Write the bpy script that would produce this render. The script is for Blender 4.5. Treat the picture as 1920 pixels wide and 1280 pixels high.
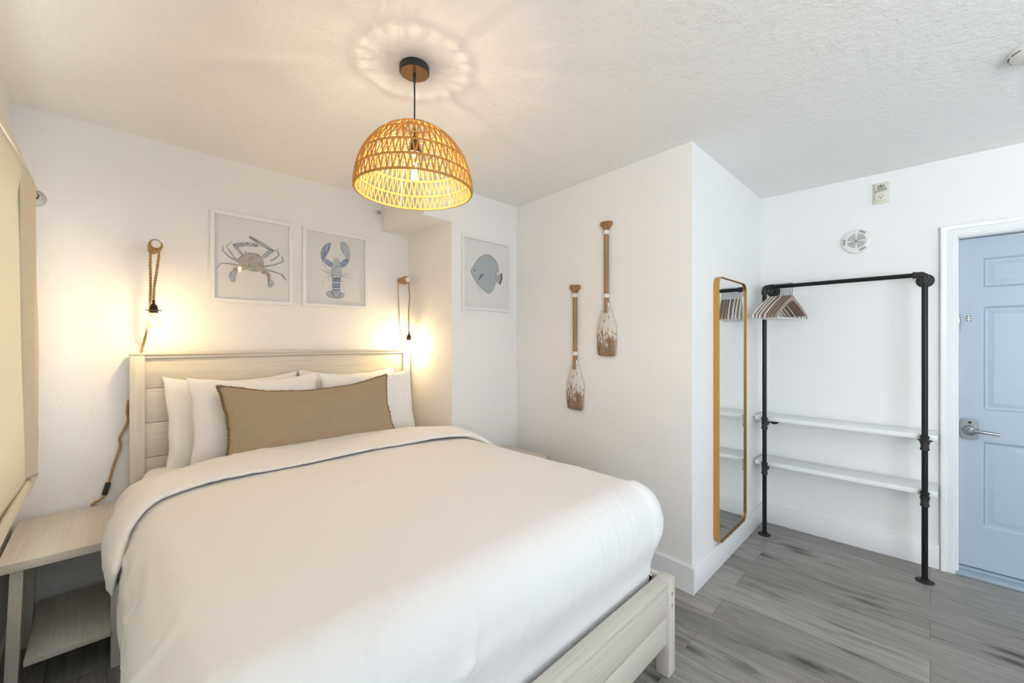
import bpy, bmesh, math, random
from mathutils import Vector, Matrix, noise
R = math.radians
random.seed(7)
for o in list(bpy.data.objects):
    bpy.data.objects.remove(o, do_unlink=True)
scene = bpy.context.scene
COL = scene.collection

# ------------------------------------------------------------------ camera
cam_d = bpy.data.cameras.new('camera')
cam_d.sensor_width = 36.0
cam_d.lens = 772.0 / 1920.0 * 36.0
cam_d.clip_start = 0.02
cam = bpy.data.objects.new('camera', cam_d)
cam.location = (0, 0, 1.37)
cam.rotation_euler = (R(90), 0, R(-44.55))
COL.objects.link(cam)
scene.camera = cam

# ------------------------------------------------------------------ colour management
vs = scene.view_settings
scene.display_settings.display_device = 'sRGB'
vs.view_transform = 'Standard'
vs.look = 'None'
vs.gamma = 1.0
vs.use_curve_mapping = False
vs.exposure = 0.30

# ------------------------------------------------------------------ world and daylight
world = bpy.data.worlds.new('sky')
scene.world = world
world.use_nodes = True
wn = world.node_tree
bgn = wn.nodes['Background']
sky = wn.nodes.new('ShaderNodeTexSky')
sky.sky_type = 'HOSEK_WILKIE'
sky.turbidity = 4.0
sky.sun_direction = (0.4, -0.5, 0.75)
wn.links.new(sky.outputs[0], bgn.inputs[0])
bgn.inputs[1].default_value = 0.6

def area(name, loc, rot, sx, sy, power, color, spread=180):
    d = bpy.data.lights.new(name, 'AREA')
    d.shape = 'RECTANGLE'; d.size = sx; d.size_y = sy
    d.energy = power; d.color = color; d.spread = R(spread)
    o = bpy.data.objects.new(name, d)
    o.location = loc; o.rotation_euler = rot
    COL.objects.link(o)
    return o
DAY = (0.87, 0.94, 1.0)
# daylight entering through the three window openings of the room
area('daylight_window_left', (-0.325, -1.75, 1.45), (0, R(-90), 0), 1.3, 1.7, 26, DAY)
area('daylight_window_curtained', (-0.33, 1.55, 1.40), (0, R(-90), 0), 0.9, 1.5, 20, DAY)
# added fill outside two windows, tilted up to brighten the ceiling like ground bounce
area('ceiling_fill_window_left', (-0.80, -1.75, 0.95), (0, R(-122), 0), 1.8, 2.2, 140, (0.92, 0.96, 1.0))
area('ceiling_fill_window_front', (1.70, -3.50, 0.95), (R(122), 0, 0), 3.0, 1.8, 55, (0.90, 0.95, 1.0))

# ------------------------------------------------------------------ mesh helpers
def box(bm, x0, x1, y0, y1, z0, z1, bev=0.0, seg=2):
    m = Matrix.Translation(((x0+x1)/2, (y0+y1)/2, (z0+z1)/2)) @ Matrix.Diagonal((x1-x0, y1-y0, z1-z0, 1))
    g = bmesh.ops.create_cube(bm, size=1.0, matrix=m)
    if bev > 0:
        vset = set(g['verts'])
        es = [e for e in bm.edges if e.verts[0] in vset and e.verts[1] in vset]
        bmesh.ops.bevel(bm, geom=es, offset=bev, segments=seg, profile=0.5, affect='EDGES', clamp_overlap=True)
    return g

def frames(pts):
    n = len(pts); T = []
    for i in range(n):
        a = pts[max(i-1, 0)]; b = pts[min(i+1, n-1)]
        d = (b-a)
        T.append(d.normalized() if d.length > 1e-9 else Vector((0, 0, 1)))
    ref = Vector((0, 0, 1)) if abs(T[0].z) < 0.9 else Vector((1, 0, 0))
    N = (ref - T[0]*ref.dot(T[0])).normalized()
    out = []
    for i in range(n):
        N = (N - T[i]*N.dot(T[i]))
        N = N.normalized() if N.length > 1e-6 else Vector((1, 0, 0))
        out.append((T[i], N.copy(), T[i].cross(N)))
    return out

def tube(bm, pts, r, seg=12, closed=False, cap=True):
    pts = [Vector(p) for p in pts]
    rr = r if isinstance(r, (list, tuple)) else [r]*len(pts)
    fr = frames(pts)
    rings = []
    n = len(pts)
    for i, p in enumerate(pts):
        if closed:
            t = (pts[(i+1) % n] - pts[i-1]).normalized()
            N = fr[i][1] - t*fr[i][1].dot(t); N.normalize(); B = t.cross(N)
        else:
            _, N, B = fr[i]
        rings.append([bm.verts.new(p + (N*math.cos(2*math.pi*k/seg) + B*math.sin(2*math.pi*k/seg))*rr[i]) for k in range(seg)])
    m = n if closed else n-1
    for i in range(m):
        a = rings[i]; b = rings[(i+1) % n]
        off = 0
        if closed and i == n-1:
            best = 1e9
            for q in range(seg):
                d = (a[0].co - b[q].co).length
                if d < best: best = d; off = q
        for k in range(seg):
            bm.faces.new((a[k], a[(k+1) % seg], b[(k+1+off) % seg], b[(k+off) % seg]))
    if cap and not closed:
        bm.faces.new(rings[0][::-1]); bm.faces.new(rings[-1])

def lathe(bm, prof, seg=32, mat=Matrix.Identity(4)):
    rings = []
    for (r, z) in prof:
        if r < 1e-6:
            rings.append([bm.verts.new(mat @ Vector((0, 0, z)))])
        else:
            rings.append([bm.verts.new(mat @ Vector((r*math.cos(2*math.pi*k/seg), r*math.sin(2*math.pi*k/seg), z))) for k in range(seg)])
    for i in range(len(rings)-1):
        a, b = rings[i], rings[i+1]
        for k in range(seg):
            k2 = (k+1) % seg
            if len(a) == 1 and len(b) == 1: continue
            if len(a) == 1: bm.faces.new((a[0], b[k2], b[k]))
            elif len(b) == 1: bm.faces.new((a[k], a[k2], b[0]))
            else: bm.faces.new((a[k], a[k2], b[k2], b[k]))

def cyl(bm, p0, p1, r, seg=20):
    tube(bm, [p0, p1], r, seg)

def grid(bm, nu, nv, fn, closeu=False):
    V = [[bm.verts.new(fn(i/(nu if closeu else nu-1), j/(nv-1))) for j in range(nv)] for i in range(nu)]
    for i in range(nu if closeu else nu-1):
        for j in range(nv-1):
            i2 = (i+1) % nu
            bm.faces.new((V[i][j], V[i2][j], V[i2][j+1], V[i][j+1]))
    return V

def prism(bm, pts, y0, y1, axis='y'):
    def P(a, b, d):
        if axis == 'y': return (a, d, b)
        if axis == 'x': return (d, a, b)
        return (a, b, d)
    A = [bm.verts.new(P(a, b, y0)) for a, b in pts]
    B = [bm.verts.new(P(a, b, y1)) for a, b in pts]
    bm.faces.new(A); bm.faces.new(B[::-1])
    n = len(pts)
    for i in range(n):
        bm.faces.new((A[i], B[i], B[(i+1) % n], A[(i+1) % n]))

def obj(name, bm, mat, parent=None, smooth=True, angle=40, mats=None):
    bmesh.ops.recalc_face_normals(bm, faces=bm.faces[:])
    me = bpy.data.meshes.new(name)
    bm.to_mesh(me); bm.free()
    if mats:
        for m in mats: me.materials.append(m)
    else:
        me.materials.append(mat)
    if smooth:
        me.polygons.foreach_set('use_smooth', [True]*len(me.polygons))
        if angle < 180: me.set_sharp_from_angle(angle=R(angle))
    o = bpy.data.objects.new(name, me)
    COL.objects.link(o)
    if parent: 
        o.parent = parent
        o.matrix_parent_inverse = Matrix.Identity(4)
    return o

def tag(o, label=None, cat=None, group=None, kind=None):
    if label: o['label'] = label
    if cat: o['category'] = cat
    if group: o['group'] = group
    if kind: o['kind'] = kind
    return o

def thing(name, label, cat, loc=(0, 0, 0), rot=(0, 0, 0), group=None, kind=None):
    o = bpy.data.objects.new(name, None)
    o.empty_display_size = 0.05
    o.location = loc; o.rotation_euler = rot
    COL.objects.link(o)
    return tag(o, label, cat, group, kind)

def copy_tree(o, parent=None):
    c = o.copy(); COL.objects.link(c); c.parent = parent
    for ch in list(o.children): copy_tree(ch, c)
    return c

# ------------------------------------------------------------------ material helpers
def mat(name, color=(0.8, 0.8, 0.8), rough=0.5, metal=0.0, spec=0.5, emit=None, estr=0.0, sheen=0.0):
    m = bpy.data.materials.new(name); m.use_nodes = True
    b = m.node_tree.nodes['Principled BSDF']
    b.inputs['Base Color'].default_value = (*color, 1)
    b.inputs['Roughness'].default_value = rough
    b.inputs['Metallic'].default_value = metal
    b.inputs['Specular IOR Level'].default_value = spec
    b.inputs['Sheen Weight'].default_value = sheen
    if emit:
        b.inputs['Emission Color'].default_value = (*emit, 1)
        b.inputs['Emission Strength'].default_value = estr
    return m

def N(m, t, **k):
    n = m.node_tree.nodes.new(t)
    for a, v in k.items(): setattr(n, a, v)
    return n
def L(m, a, b): m.node_tree.links.new(a, b)
def BS(m): return m.node_tree.nodes['Principled BSDF']
def coords(m, scale=(1, 1, 1), rot=(0, 0, 0), src='Object'):
    tc = N(m, 'ShaderNodeTexCoord'); mp = N(m, 'ShaderNodeMapping')
    mp.inputs['Scale'].default_value = scale; mp.inputs['Rotation'].default_value = rot
    L(m, tc.outputs[src], mp.inputs[0]); return mp.outputs[0]
def noise_n(m, vec, scale, detail=3, rough=0.5, dist=0.0):
    n = N(m, 'ShaderNodeTexNoise')
    n.inputs['Scale'].default_value = scale; n.inputs['Detail'].default_value = detail
    n.inputs['Roughness'].default_value = rough; n.inputs['Distortion'].default_value = dist
    L(m, vec, n.inputs['Vector']); return n.outputs['Fac']
def ramp(m, fac, stops):
    r = N(m, 'ShaderNodeValToRGB'); e = r.color_ramp.elements
    e[0].position, e[0].color = stops[0][0], (*stops[0][1], 1)
    e[1].position, e[1].color = stops[-1][0], (*stops[-1][1], 1)
    for p, c in stops[1:-1]:
        x = e.new(p); x.color = (*c, 1)
    L(m, fac, r.inputs[0]); return r.outputs[0]
def bump(m, h, dist, strength=1.0):
    b = N(m, 'ShaderNodeBump'); b.inputs['Distance'].default_value = dist
    b.inputs['Strength'].default_value = strength
    L(m, h, b.inputs['Height']); L(m, b.outputs[0], BS(m).inputs['Normal'])
def mixc(m, fac, a, b, blend='MIX'):
    x = N(m, 'ShaderNodeMix', data_type='RGBA', blend_type=blend)
    if hasattr(fac, 'links'): L(m, fac, x.inputs[0])
    else: x.inputs[0].default_value = fac
    for v, i in ((a, 6), (b, 7)):
        if hasattr(v, 'links'): L(m, v, x.inputs[i])
        else: x.inputs[i].default_value = (*v, 1)
    return x.outputs[2]

M = {}
def paint(name, col, sc, dist, strength):
    m = mat(name, col, 0.65, spec=0.3)
    v = coords(m)
    n1 = noise_n(m, v, sc, 4, 0.6)
    r1 = ramp(m, n1, [(0.35, (0, 0, 0)), (0.65, (1, 1, 1))])
    bump(m, r1, dist, strength)
    return m
M['wall'] = paint('wall_paint', (0.86, 0.86, 0.86), 55, 0.0016, 0.55)
M['ceiling'] = paint('ceiling_paint', (0.915, 0.905, 0.89), 38, 0.0025, 0.7)
M['trim'] = mat('white_trim_paint', (0.84, 0.845, 0.86), 0.35)

def wood(name, stops, axis, sc=1.0, rough=0.5, bd=0.0006):
    m = mat(name, (1, 1, 1), rough)
    s = {'x': (1.5, 60, 60), 'y': (60, 1.5, 60), 'z': (60, 60, 1.5)}[axis]
    v = coords(m, tuple(q*sc for q in s))
    n = noise_n(m, v, 2.2, 6, 0.62, 0.6)
    L(m, ramp(m, n, stops), BS(m).inputs['Base Color'])
    bump(m, n, bd, 0.6)
    return m
WW = [(0.25, (0.56, 0.51, 0.43)), (0.42, (0.66, 0.615, 0.53)), (0.6, (0.71, 0.67, 0.59)), (0.8, (0.75, 0.715, 0.64))]
M['wash_x'] = wood('whitewashed_wood_x', WW, 'x')
M['wash_y'] = wood('whitewashed_wood_y', WW, 'y')
M['wash_z'] = wood('whitewashed_wood_z', WW, 'z')
OAR = [(0.25, (0.17, 0.080, 0.030)), (0.5, (0.33, 0.165, 0.060)), (0.8, (0.46, 0.26, 0.11))]
M['oar'] = wood('brown_stained_wood', OAR, 'z', 1.0, 0.5)
# oar blade: flaking white paint over weathered wood
def blade_mat():
    m = mat('flaking_paint_on_wood', (1, 1, 1), 0.7)
    v = coords(m, (26, 26, 1.6)); n = noise_n(m, v, 2.0, 6, 0.6, 0.5)
    w = ramp(m, n, [(0.25, (0.13, 0.08, 0.042)), (0.5, (0.30, 0.19, 0.11)), (0.8, (0.46, 0.33, 0.21))])
    v2 = coords(m, (1.6, 1.6, 0.45)); f = noise_n(m, v2, 60, 5, 0.7, 0.2)
    tc = N(m, 'ShaderNodeTexCoord'); sp = N(m, 'ShaderNodeSeparateXYZ'); L(m, tc.outputs['Object'], sp.inputs[0])
    # blade local z runs from 0 at the tip to 0.36 at the shoulder: bare tip, painted upper part
    mr = N(m, 'ShaderNodeMapRange'); L(m, sp.outputs[2], mr.inputs[0])
    mr.inputs[1].default_value = 0.03; mr.inputs[2].default_value = 0.19
    mr.inputs[3].default_value = -0.11; mr.inputs[4].default_value = 0.085
    ad = N(m, 'ShaderNodeMath', operation='ADD'); L(m, f, ad.inputs[0]); L(m, mr.outputs[0], ad.inputs[1])
    k = ramp(m, ad.outputs[0], [(0.49, (0, 0, 0)), (0.51, (1, 1, 1))])
    L(m, mixc(m, k, w, (0.74, 0.72, 0.68)), BS(m).inputs['Base Color'])
    bump(m, k, 0.0006, 0.8)
    return m
M['blade'] = blade_mat()

def floor_mat():
    m = mat('grey_vinyl_planks', (0.3, 0.3, 0.3), 0.42, spec=0.4)
    tc = N(m, 'ShaderNodeTexCoord'); sp = N(m, 'ShaderNodeSeparateXYZ'); cb = N(m, 'ShaderNodeCombineXYZ')
    L(m, tc.outputs['Object'], sp.inputs[0])
    L(m, sp.outputs[1], cb.inputs[0]); L(m, sp.outputs[0], cb.inputs[1])
    br = N(m, 'ShaderNodeTexBrick'); L(m, cb.outputs[0], br.inputs['Vector'])
    br.offset = 0.37; br.offset_frequency = 2; br.squash = 1.0
    br.inputs['Color1'].default_value = (0, 0, 0, 1); br.inputs['Color2'].default_value = (1, 1, 1, 1)
    br.inputs['Mortar'].default_value = (0, 0, 0, 1)
    br.inputs['Scale'].default_value = 1.0; br.inputs['Mortar Size'].default_value = 0.0009
    br.inputs['Mortar Smooth'].default_value = 0.3
    br.inputs['Brick Width'].default_value = 1.22; br.inputs['Row Height'].default_value = 0.18
    # every plank shifts the grain so that neighbouring planks differ
    sh = N(m, 'ShaderNodeVectorMath', operation='MULTIPLY'); L(m, br.outputs['Color'], sh.inputs[0]); sh.inputs[1].default_value = (7.3, 3.1, 5.0)
    ad = N(m, 'ShaderNodeVectorMath', operation='ADD'); L(m, cb.outputs[0], ad.inputs[0]); L(m, sh.outputs[0], ad.inputs[1])
    def mp(s):
        q = N(m, 'ShaderNodeMapping'); q.inputs['Scale'].default_value = s; L(m, ad.outputs[0], q.inputs[0]); return q.outputs[0]
    g = noise_n(m, mp((1.6, 22, 1)), 2.2, 8, 0.66, 0.9)
    col = ramp(m, g, [(0.22, (0.17, 0.155, 0.138)), (0.40, (0.285, 0.268, 0.247)), (0.58, (0.37, 0.352, 0.33)), (0.8, (0.46, 0.44, 0.415))])
    bg = noise_n(m, mp((0.9, 5.5, 1)), 2.0, 3, 0.5, 0.8)
    col = mixc(m, ramp(m, bg, [(0.30, (0.75, 0.75, 0.75)), (0.42, (0.0, 0.0, 0.0))]), col, (0.155, 0.142, 0.125))
    tone = ramp(m, br.outputs['Color'], [(0.0, (0.78, 0.77, 0.76)), (1.0, (1.08, 1.08, 1.08))])
    col = mixc(m, 1.0, col, tone, 'MULTIPLY')
    # knots
    vo = N(m, 'ShaderNodeTexVoronoi'); vo.inputs['Scale'].default_value = 1.0; vo.inputs['Randomness'].default_value = 1.0
    L(m, mp((2.1, 8.0, 1)), vo.inputs['Vector'])
    kn = ramp(m, vo.outputs['Distance'], [(0.0, (1, 1, 1)), (0.07, (0.8, 0.8, 0.8)), (0.24, (0, 0, 0))])
    col = mixc(m, kn, col, (0.045, 0.038, 0.032))
    col = mixc(m, br.outputs['Fac'], col, (0.07, 0.065, 0.06))
    L(m, col, BS(m).inputs['Base Color'])
    bump(m, g, 0.0006, 0.4)
    return m
M['floor'] = floor_mat()

def fabric(name, c1, c2, sc, bd, rough=0.9, sheen=0.0):
    m = mat(name, c1, rough, spec=0.15, sheen=sheen)
    v = coords(m)
    a = noise_n(m, coords(m, (1, 6, 6)), sc, 2, 0.6); b = noise_n(m, coords(m, (6, 1, 1)), sc, 2, 0.6)
    mx = N(m, 'ShaderNodeMath', operation='ADD'); L(m, a, mx.inputs[0]); L(m, b, mx.inputs[1])
    dv = N(m, 'ShaderNodeMath', operation='MULTIPLY'); L(m, mx.outputs[0], dv.inputs[0]); dv.inputs[1].default_value = 0.5
    L(m, ramp(m, dv.outputs[0], [(0.35, c1), (0.65, c2)]), BS(m).inputs['Base Color'])
    bump(m, dv.outputs[0], bd, 0.6)
    return m
M['linen'] = fabric('brown_linen', (0.31, 0.24, 0.16), (0.47, 0.375, 0.26), 130, 0.0012)
M['linen_edge'] = fabric('brown_linen_fringe', (0.15, 0.10, 0.055), (0.27, 0.19, 0.11), 200, 0.0015)
def cotton():
    m = mat('white_cotton', (0.86, 0.86, 0.865), 0.8, spec=0.15)
    n = noise_n(m, coords(m, (1, 1, 1)), 6, 4, 0.6, 1.5)
    bump(m, n, 0.006, 0.35)
    return m
M['cotton'] = cotton()
def curtain_mat():
    m = bpy.data.materials.new('cream_curtain_cloth'); m.use_nodes = True
    nt = m.node_tree; nt.nodes.remove(nt.nodes['Principled BSDF'])
    d = N(m, 'ShaderNodeBsdfDiffuse'); t = N(m, 'ShaderNodeBsdfTranslucent'); mx = N(m, 'ShaderNodeMixShader')
    v = coords(m, (1, 6, 1)); n = noise_n(m, v, 90, 3, 0.6)
    c = ramp(m, n, [(0.3, (0.78, 0.72, 0.58)), (0.7, (0.87, 0.82, 0.70))])
    L(m, c, d.inputs[0]); L(m, c, t.inputs[0]); mx.inputs[0].default_value = 0.22
    L(m, d.outputs[0], mx.inputs[1]); L(m, t.outputs[0], mx.inputs[2])
    L(m, mx.outputs[0], nt.nodes['Material Output'].inputs[0])
    return m
M['curtain'] = curtain_mat()
def rope_mat(name, c1, c2, sc=220):
    m = mat(name, c1, 0.85, spec=0.2)
    n = noise_n(m, coords(m), sc, 3, 0.6)
    L(m, ramp(m, n, [(0.3, c1), (0.7, c2)]), BS(m).inputs['Base Color'])
    bump(m, n, 0.0008, 0.6)
    return m
M['jute'] = rope_mat('jute_rope', (0.34, 0.20, 0.09), (0.60, 0.40, 0.20))
M['shade_rope'] = rope_mat('golden_paper_rope', (0.50, 0.235, 0.055), (0.66, 0.36, 0.11))
M['black'] = mat('black_pipe_metal', (0.018, 0.018, 0.019), 0.38, 0.6)
M['black_fit'] = mat('black_iron_fitting', (0.030, 0.029, 0.027), 0.55, 0.4)
M['bronze'] = mat('dark_bronze', (0.045, 0.028, 0.018), 0.4, 0.7)
M['rubber'] = mat('black_plastic', (0.02, 0.02, 0.02), 0.45)
M['gold'] = mat('brushed_gold_metal', (0.62, 0.33, 0.09), 0.33, 0.85)
M['gold_in'] = mat('dark_gold_lip', (0.25, 0.15, 0.06), 0.35, 0.9)
M['mirror'] = mat('mirror_glass', (0.88, 0.91, 0.92), 0.01, 1.0)
M['chrome'] = mat('satin_chrome', (0.42, 0.43, 0.46), 0.25, 1.0)
M['white_pl'] = mat('white_plastic', (0.80, 0.80, 0.77), 0.4)
M['cream_pl'] = mat('cream_plastic', (0.72, 0.70, 0.60), 0.45)
M['grey_pl'] = mat('grey_plastic', (0.30, 0.31, 0.31), 0.5)
M['dark'] = mat('dark_slot', (0.02, 0.02, 0.02), 0.7)
M['shelf'] = mat('white_shelf_laminate', (0.84, 0.85, 0.86), 0.35)
M['door'] = mat('pale_blue_door_paint', (0.43, 0.52, 0.63), 0.38)
M['sill'] = mat('blue_grey_threshold', (0.38, 0.46, 0.54), 0.45)
M['frame'] = mat('white_picture_frame', (0.82, 0.82, 0.82), 0.4)
M['paper'] = mat('white_art_paper', (0.82, 0.82, 0.825), 0.9, spec=0.1)
M['wire'] = mat('cream_wire', (0.75, 0.62, 0.40), 0.5)
M['hang_wood'] = wood('dark_brown_hanger_wood', [(0.3, (0.13, 0.065, 0.045)), (0.7, (0.27, 0.15, 0.11))], 'x', 2.0, 0.4)
M['hang_pale'] = wood('greyish_tan_hanger_wood', [(0.3, (0.25, 0.17, 0.13)), (0.7, (0.42, 0.31, 0.25))], 'x', 2.0, 0.4)
M['hang_white'] = mat('white_hanger_edge', (0.80, 0.78, 0.74), 0.4)
M['filament'] = mat('glowing_filament', (1, 0.8, 0.5), 0.5, emit=(1.0, 0.70, 0.34), estr=400)
def thin_glass(name, tint=(1, 1, 1), ior=1.3, rough=0.02):
    m = bpy.data.materials.new(name); m.use_nodes = True
    nt = m.node_tree; nt.nodes.remove(nt.nodes['Principled BSDF'])
    t = N(m, 'ShaderNodeBsdfTransparent'); g = N(m, 'ShaderNodeBsdfGlossy'); mx = N(m, 'ShaderNodeMixShader')
    fr = N(m, 'ShaderNodeFresnel'); fr.inputs[0].default_value = ior
    t.inputs[0].default_value = (*tint, 1); g.inputs['Roughness'].default_value = rough
    ge = N(m, 'ShaderNodeNewGeometry'); iv = N(m, 'ShaderNodeMath', operation='SUBTRACT'); iv.inputs[0].default_value = 1.0
    L(m, ge.outputs['Backfacing'], iv.inputs[1]); ml = N(m, 'ShaderNodeMath', operation='MULTIPLY')
    L(m, fr.outputs[0], ml.inputs[0]); L(m, iv.outputs[0], ml.inputs[1])
    L(m, ml.outputs[0], mx.inputs[0]); L(m, t.outputs[0], mx.inputs[1]); L(m, g.outputs[0], mx.inputs[2])
    L(m, mx.outputs[0], nt.nodes['Material Output'].inputs[0])
    return m
M['bulb'] = thin_glass('clear_bulb_glass', (1, 0.97, 0.92), 1.35)
M['pane'] = thin_glass('picture_glass', (0.98, 0.98, 0.98), 1.22, 0.03)
M['window_glass'] = thin_glass('window_glass', (0.97, 0.99, 0.99), 1.4, 0.01)
def crackle():
    m = mat('crackled_clear_glass', (0.90, 0.91, 0.86), 0.12, spec=0.8)
    BS(m).inputs['Transmission Weight'].default_value = 0.45
    vo = N(m, 'ShaderNodeTexVoronoi', feature='DISTANCE_TO_EDGE'); vo.inputs['Scale'].default_value = 130
    L(m, coords(m), vo.inputs['Vector']); bump(m, ramp(m, vo.outputs['Distance'], [(0, (0, 0, 0)), (0.15, (1, 1, 1))]), 0.003, 1)
    return m
M['finial'] = crackle()
def watercolour(name, stops, sc=60, dist=0.5):
    m = mat(name, (1, 1, 1), 0.95, spec=0.1)
    L(m, ramp(m, noise_n(m, coords(m), sc, 4, 0.65, dist), stops), BS(m).inputs['Base Color'])
    return m
M['crab_shell'] = watercolour('grey_beige_wash', [(0.3, (0.34, 0.30, 0.25)), (0.5, (0.48, 0.46, 0.43)), (0.7, (0.55, 0.58, 0.62))])
M['crab_limb'] = watercolour('blue_grey_wash', [(0.3, (0.33, 0.35, 0.38)), (0.5, (0.46, 0.50, 0.55)), (0.7, (0.62, 0.62, 0.60))])
M['crab_joint'] = watercolour('brown_wash', [(0.3, (0.33, 0.24, 0.18)), (0.7, (0.58, 0.50, 0.43))])
M['lob_blue'] = watercolour('blue_wash', [(0.3, (0.15, 0.21, 0.40)), (0.5, (0.30, 0.38, 0.55)), (0.7, (0.50, 0.58, 0.68))])
M['lob_pale'] = watercolour('pale_blue_wash', [(0.3, (0.38, 0.45, 0.55)), (0.7, (0.60, 0.65, 0.70))])
M['ink'] = mat('dark_ink', (0.07, 0.08, 0.13), 0.9)
M['ink_soft'] = mat('soft_ink', (0.16, 0.19, 0.26), 0.9)
M['fin_tan'] = watercolour('tan_wash', [(0.3, (0.42, 0.36, 0.28)), (0.7, (0.60, 0.56, 0.50))])
def fish_mat():
    m = mat('rippled_blue_and_tan', (1, 1, 1), 0.95, spec=0.1)
    w = N(m, 'ShaderNodeTexWave', wave_type='BANDS', bands_direction='Z')
    w.inputs['Scale'].default_value = 26; w.inputs['Distortion'].default_value = 4.5; w.inputs['Detail'].default_value = 2
    w.inputs['Detail Scale'].default_value = 1.6
    L(m, coords(m), w.inputs['Vector'])
    n = ramp(m, w.outputs['Fac'], [(0.30, (0.52, 0.46, 0.32)), (0.42, (0.40, 0.53, 0.63)), (0.9, (0.36, 0.55, 0.70))])
    L(m, n, BS(m).inputs['Base Color'])
    return m
M['fish'] = fish_mat()

# ------------------------------------------------------------------ room shell
H = 2.46
XL, YB, YF2, XR, YM, XC, YN = -0.31, 2.95, 2.36, 2.27, 0.91, 3.58, -3.0
def struct(name, boxes, m, label, cat, bev=0.0, parent=None):
    bm = bmesh.new()
    for b in boxes: box(bm, *b, bev=bev)
    o = obj(name, bm, m, parent)
    if not parent: tag(o, label, cat, kind='structure')
    return o
struct('floor', [(XL-0.1, XC+0.35, YN-0.1, YB+0.1, -0.1, 0)], M['floor'], 'grey wood-look plank floor of the room', 'floor')
struct('ceiling', [(XL-0.1, XC+0.35, YN-0.1, YB+0.1, H, H+0.1)], M['ceiling'], 'textured off-white ceiling', 'ceiling')
def wall_with_hole(name, axis, a0, a1, t0, t1, holes, label):
    bxs = []
    prev = a0
    for (h0, h1, z0, z1) in sorted(holes):
        bxs.append((prev, h0, 0, H)); 
        if z0 > 0: bxs.append((h0, h1, 0, z0))
        bxs.append((h0, h1, z1, H)); prev = h1
    bxs.append((prev, a1, 0, H))
    out = []
    for (p, q, z0, z1) in bxs:
        out.append((t0, t1, p, q, z0, z1) if axis == 'y' else (p, q, t0, t1, z0, z1))
    return struct(name, out, M['wall'], label, 'wall')
W1 = (0.80, 2.30, 0.96, 1.86); W2 = (-2.62, -0.88, 0.80, 2.12)
wall_with_hole('wall_left', 'y', YN-0.1, YB+0.1, XL-0.1, XL, [W1, W2], 'white textured wall on the left behind the cream curtain')
wall_with_hole('wall_front', 'x', XL, XC, YN-0.1, YN, [(0.38, 3.02, 0.80, 2.12)], 'white textured wall behind the viewer with a window')
struct('wall_back', [(XL, 1.73, YB, YB+0.1, 0, H)], M['wall'], 'white textured wall behind the headboard', 'wall')
struct('wall_back_right', [(1.73, 2.48, YF2, YB+0.1, 0, H), (1.50, 1.73, YF2, YB, 2.215, H)], M['wall'], 'white wall holding the fish picture, with the niche return beside the bed', 'wall')
XR2 = 2.375                                    # this wall runs slightly out of square
bm = bmesh.new(); prism(bm, [(XR, YM), (XR2, YF2), (XR2+0.1, YF2), (XR+0.1, YM)], 0, H, 'z')
tag(obj('wall_right', bm, M['wall'], smooth=False), 'white textured wall holding the two wooden oars', 'wall', kind='structure')
struct('wall_mirror_side', [(XR+0.1, XC, YM, YM+0.1, 0, H)], M['wall'], 'short white wall holding the tall mirror', 'wall')
DY0, DY1, DZ = -1.03, -0.114, 1.985
wall_with_hole('wall_door_side', 'y', YN, YM, XC, XC+0.1, [(DY0, DY1, 0, DZ)], 'white wall with the blue door and the clothes rack')

def skirt(name, boxes, label):
    bm = bmesh.new()
    for (x0, x1, y0, y1, z0, z1) in boxes: box(bm, x0, x1, y0, y1, z0, z1, bev=0.003)
    tag(obj(name, bm, M['trim']), label, 'baseboard', kind='structure')
BH = 0.143
T = 0.016
skirt('baseboard_left', [(XL, XL+T, YN, YB, 0, BH)], 'white baseboard along the left wall')
skirt('baseboard_back', [(XL+T, 1.73, YB-T, YB, 0, BH)], 'white baseboard behind the bed')
skirt('baseboard_back_right', [(1.73-T, XR+0.088, YF2-T, YF2, 0, BH), (1.73-T, 1.73, YF2, YB-T, 0, BH)], 'white baseboard under the fish picture wall')
bm = bmesh.new(); prism(bm, [(XR-T, YM-T), (XR2-T, YF2-T), (XR2, YF2-T), (XR, YM-T)], 0, BH, 'z')
tag(obj('baseboard_right', bm, M['trim'], smooth=False), 'white baseboard under the oars', 'baseboard', kind='structure')
skirt('baseboard_mirror_side', [(XR, XC, YM-T, YM, 0, BH)], 'white baseboard under the tall mirror')
skirt('baseboard_door_side', [(XC-T, XC, DY1+0.075, YM-T, 0, BH), (XC-T, XC, YN, DY0-0.075, 0, BH)], 'white baseboard under the pipe rack')
skirt('baseboard_front', [(XL+T, XC-T, YN, YN+T, 0, BH)], 'white baseboard behind the viewer')

# door casing
bm = bmesh.new()
prf = [(0.0, 0.0), (0.0, 0.009), (0.003, 0.012), (0.012, 0.012), (0.014, 0.015), (0.022, 0.016), (0.045, 0.014), (0.048, 0.019), (0.054, 0.021), (0.066, 0.023), (0.072, 0.020), (0.072, 0.0)]
rows_ = [[bm.verts.new((XC-t, y, z)) for (y, z) in ((DY1+q, 0), (DY1+q, DZ+q), (DY0-q, DZ+q), (DY0-q, 0))] for q, t in prf]
for i in range(len(prf)-1):
    for k in range(3): bm.faces.new((rows_[i][k], rows_[i+1][k], rows_[i+1][k+1], rows_[i][k+1]))
tag(obj('trim_1', bm, M['trim'], angle=30), 'moulded white casing around the blue door', 'door trim', kind='structure')
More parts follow.
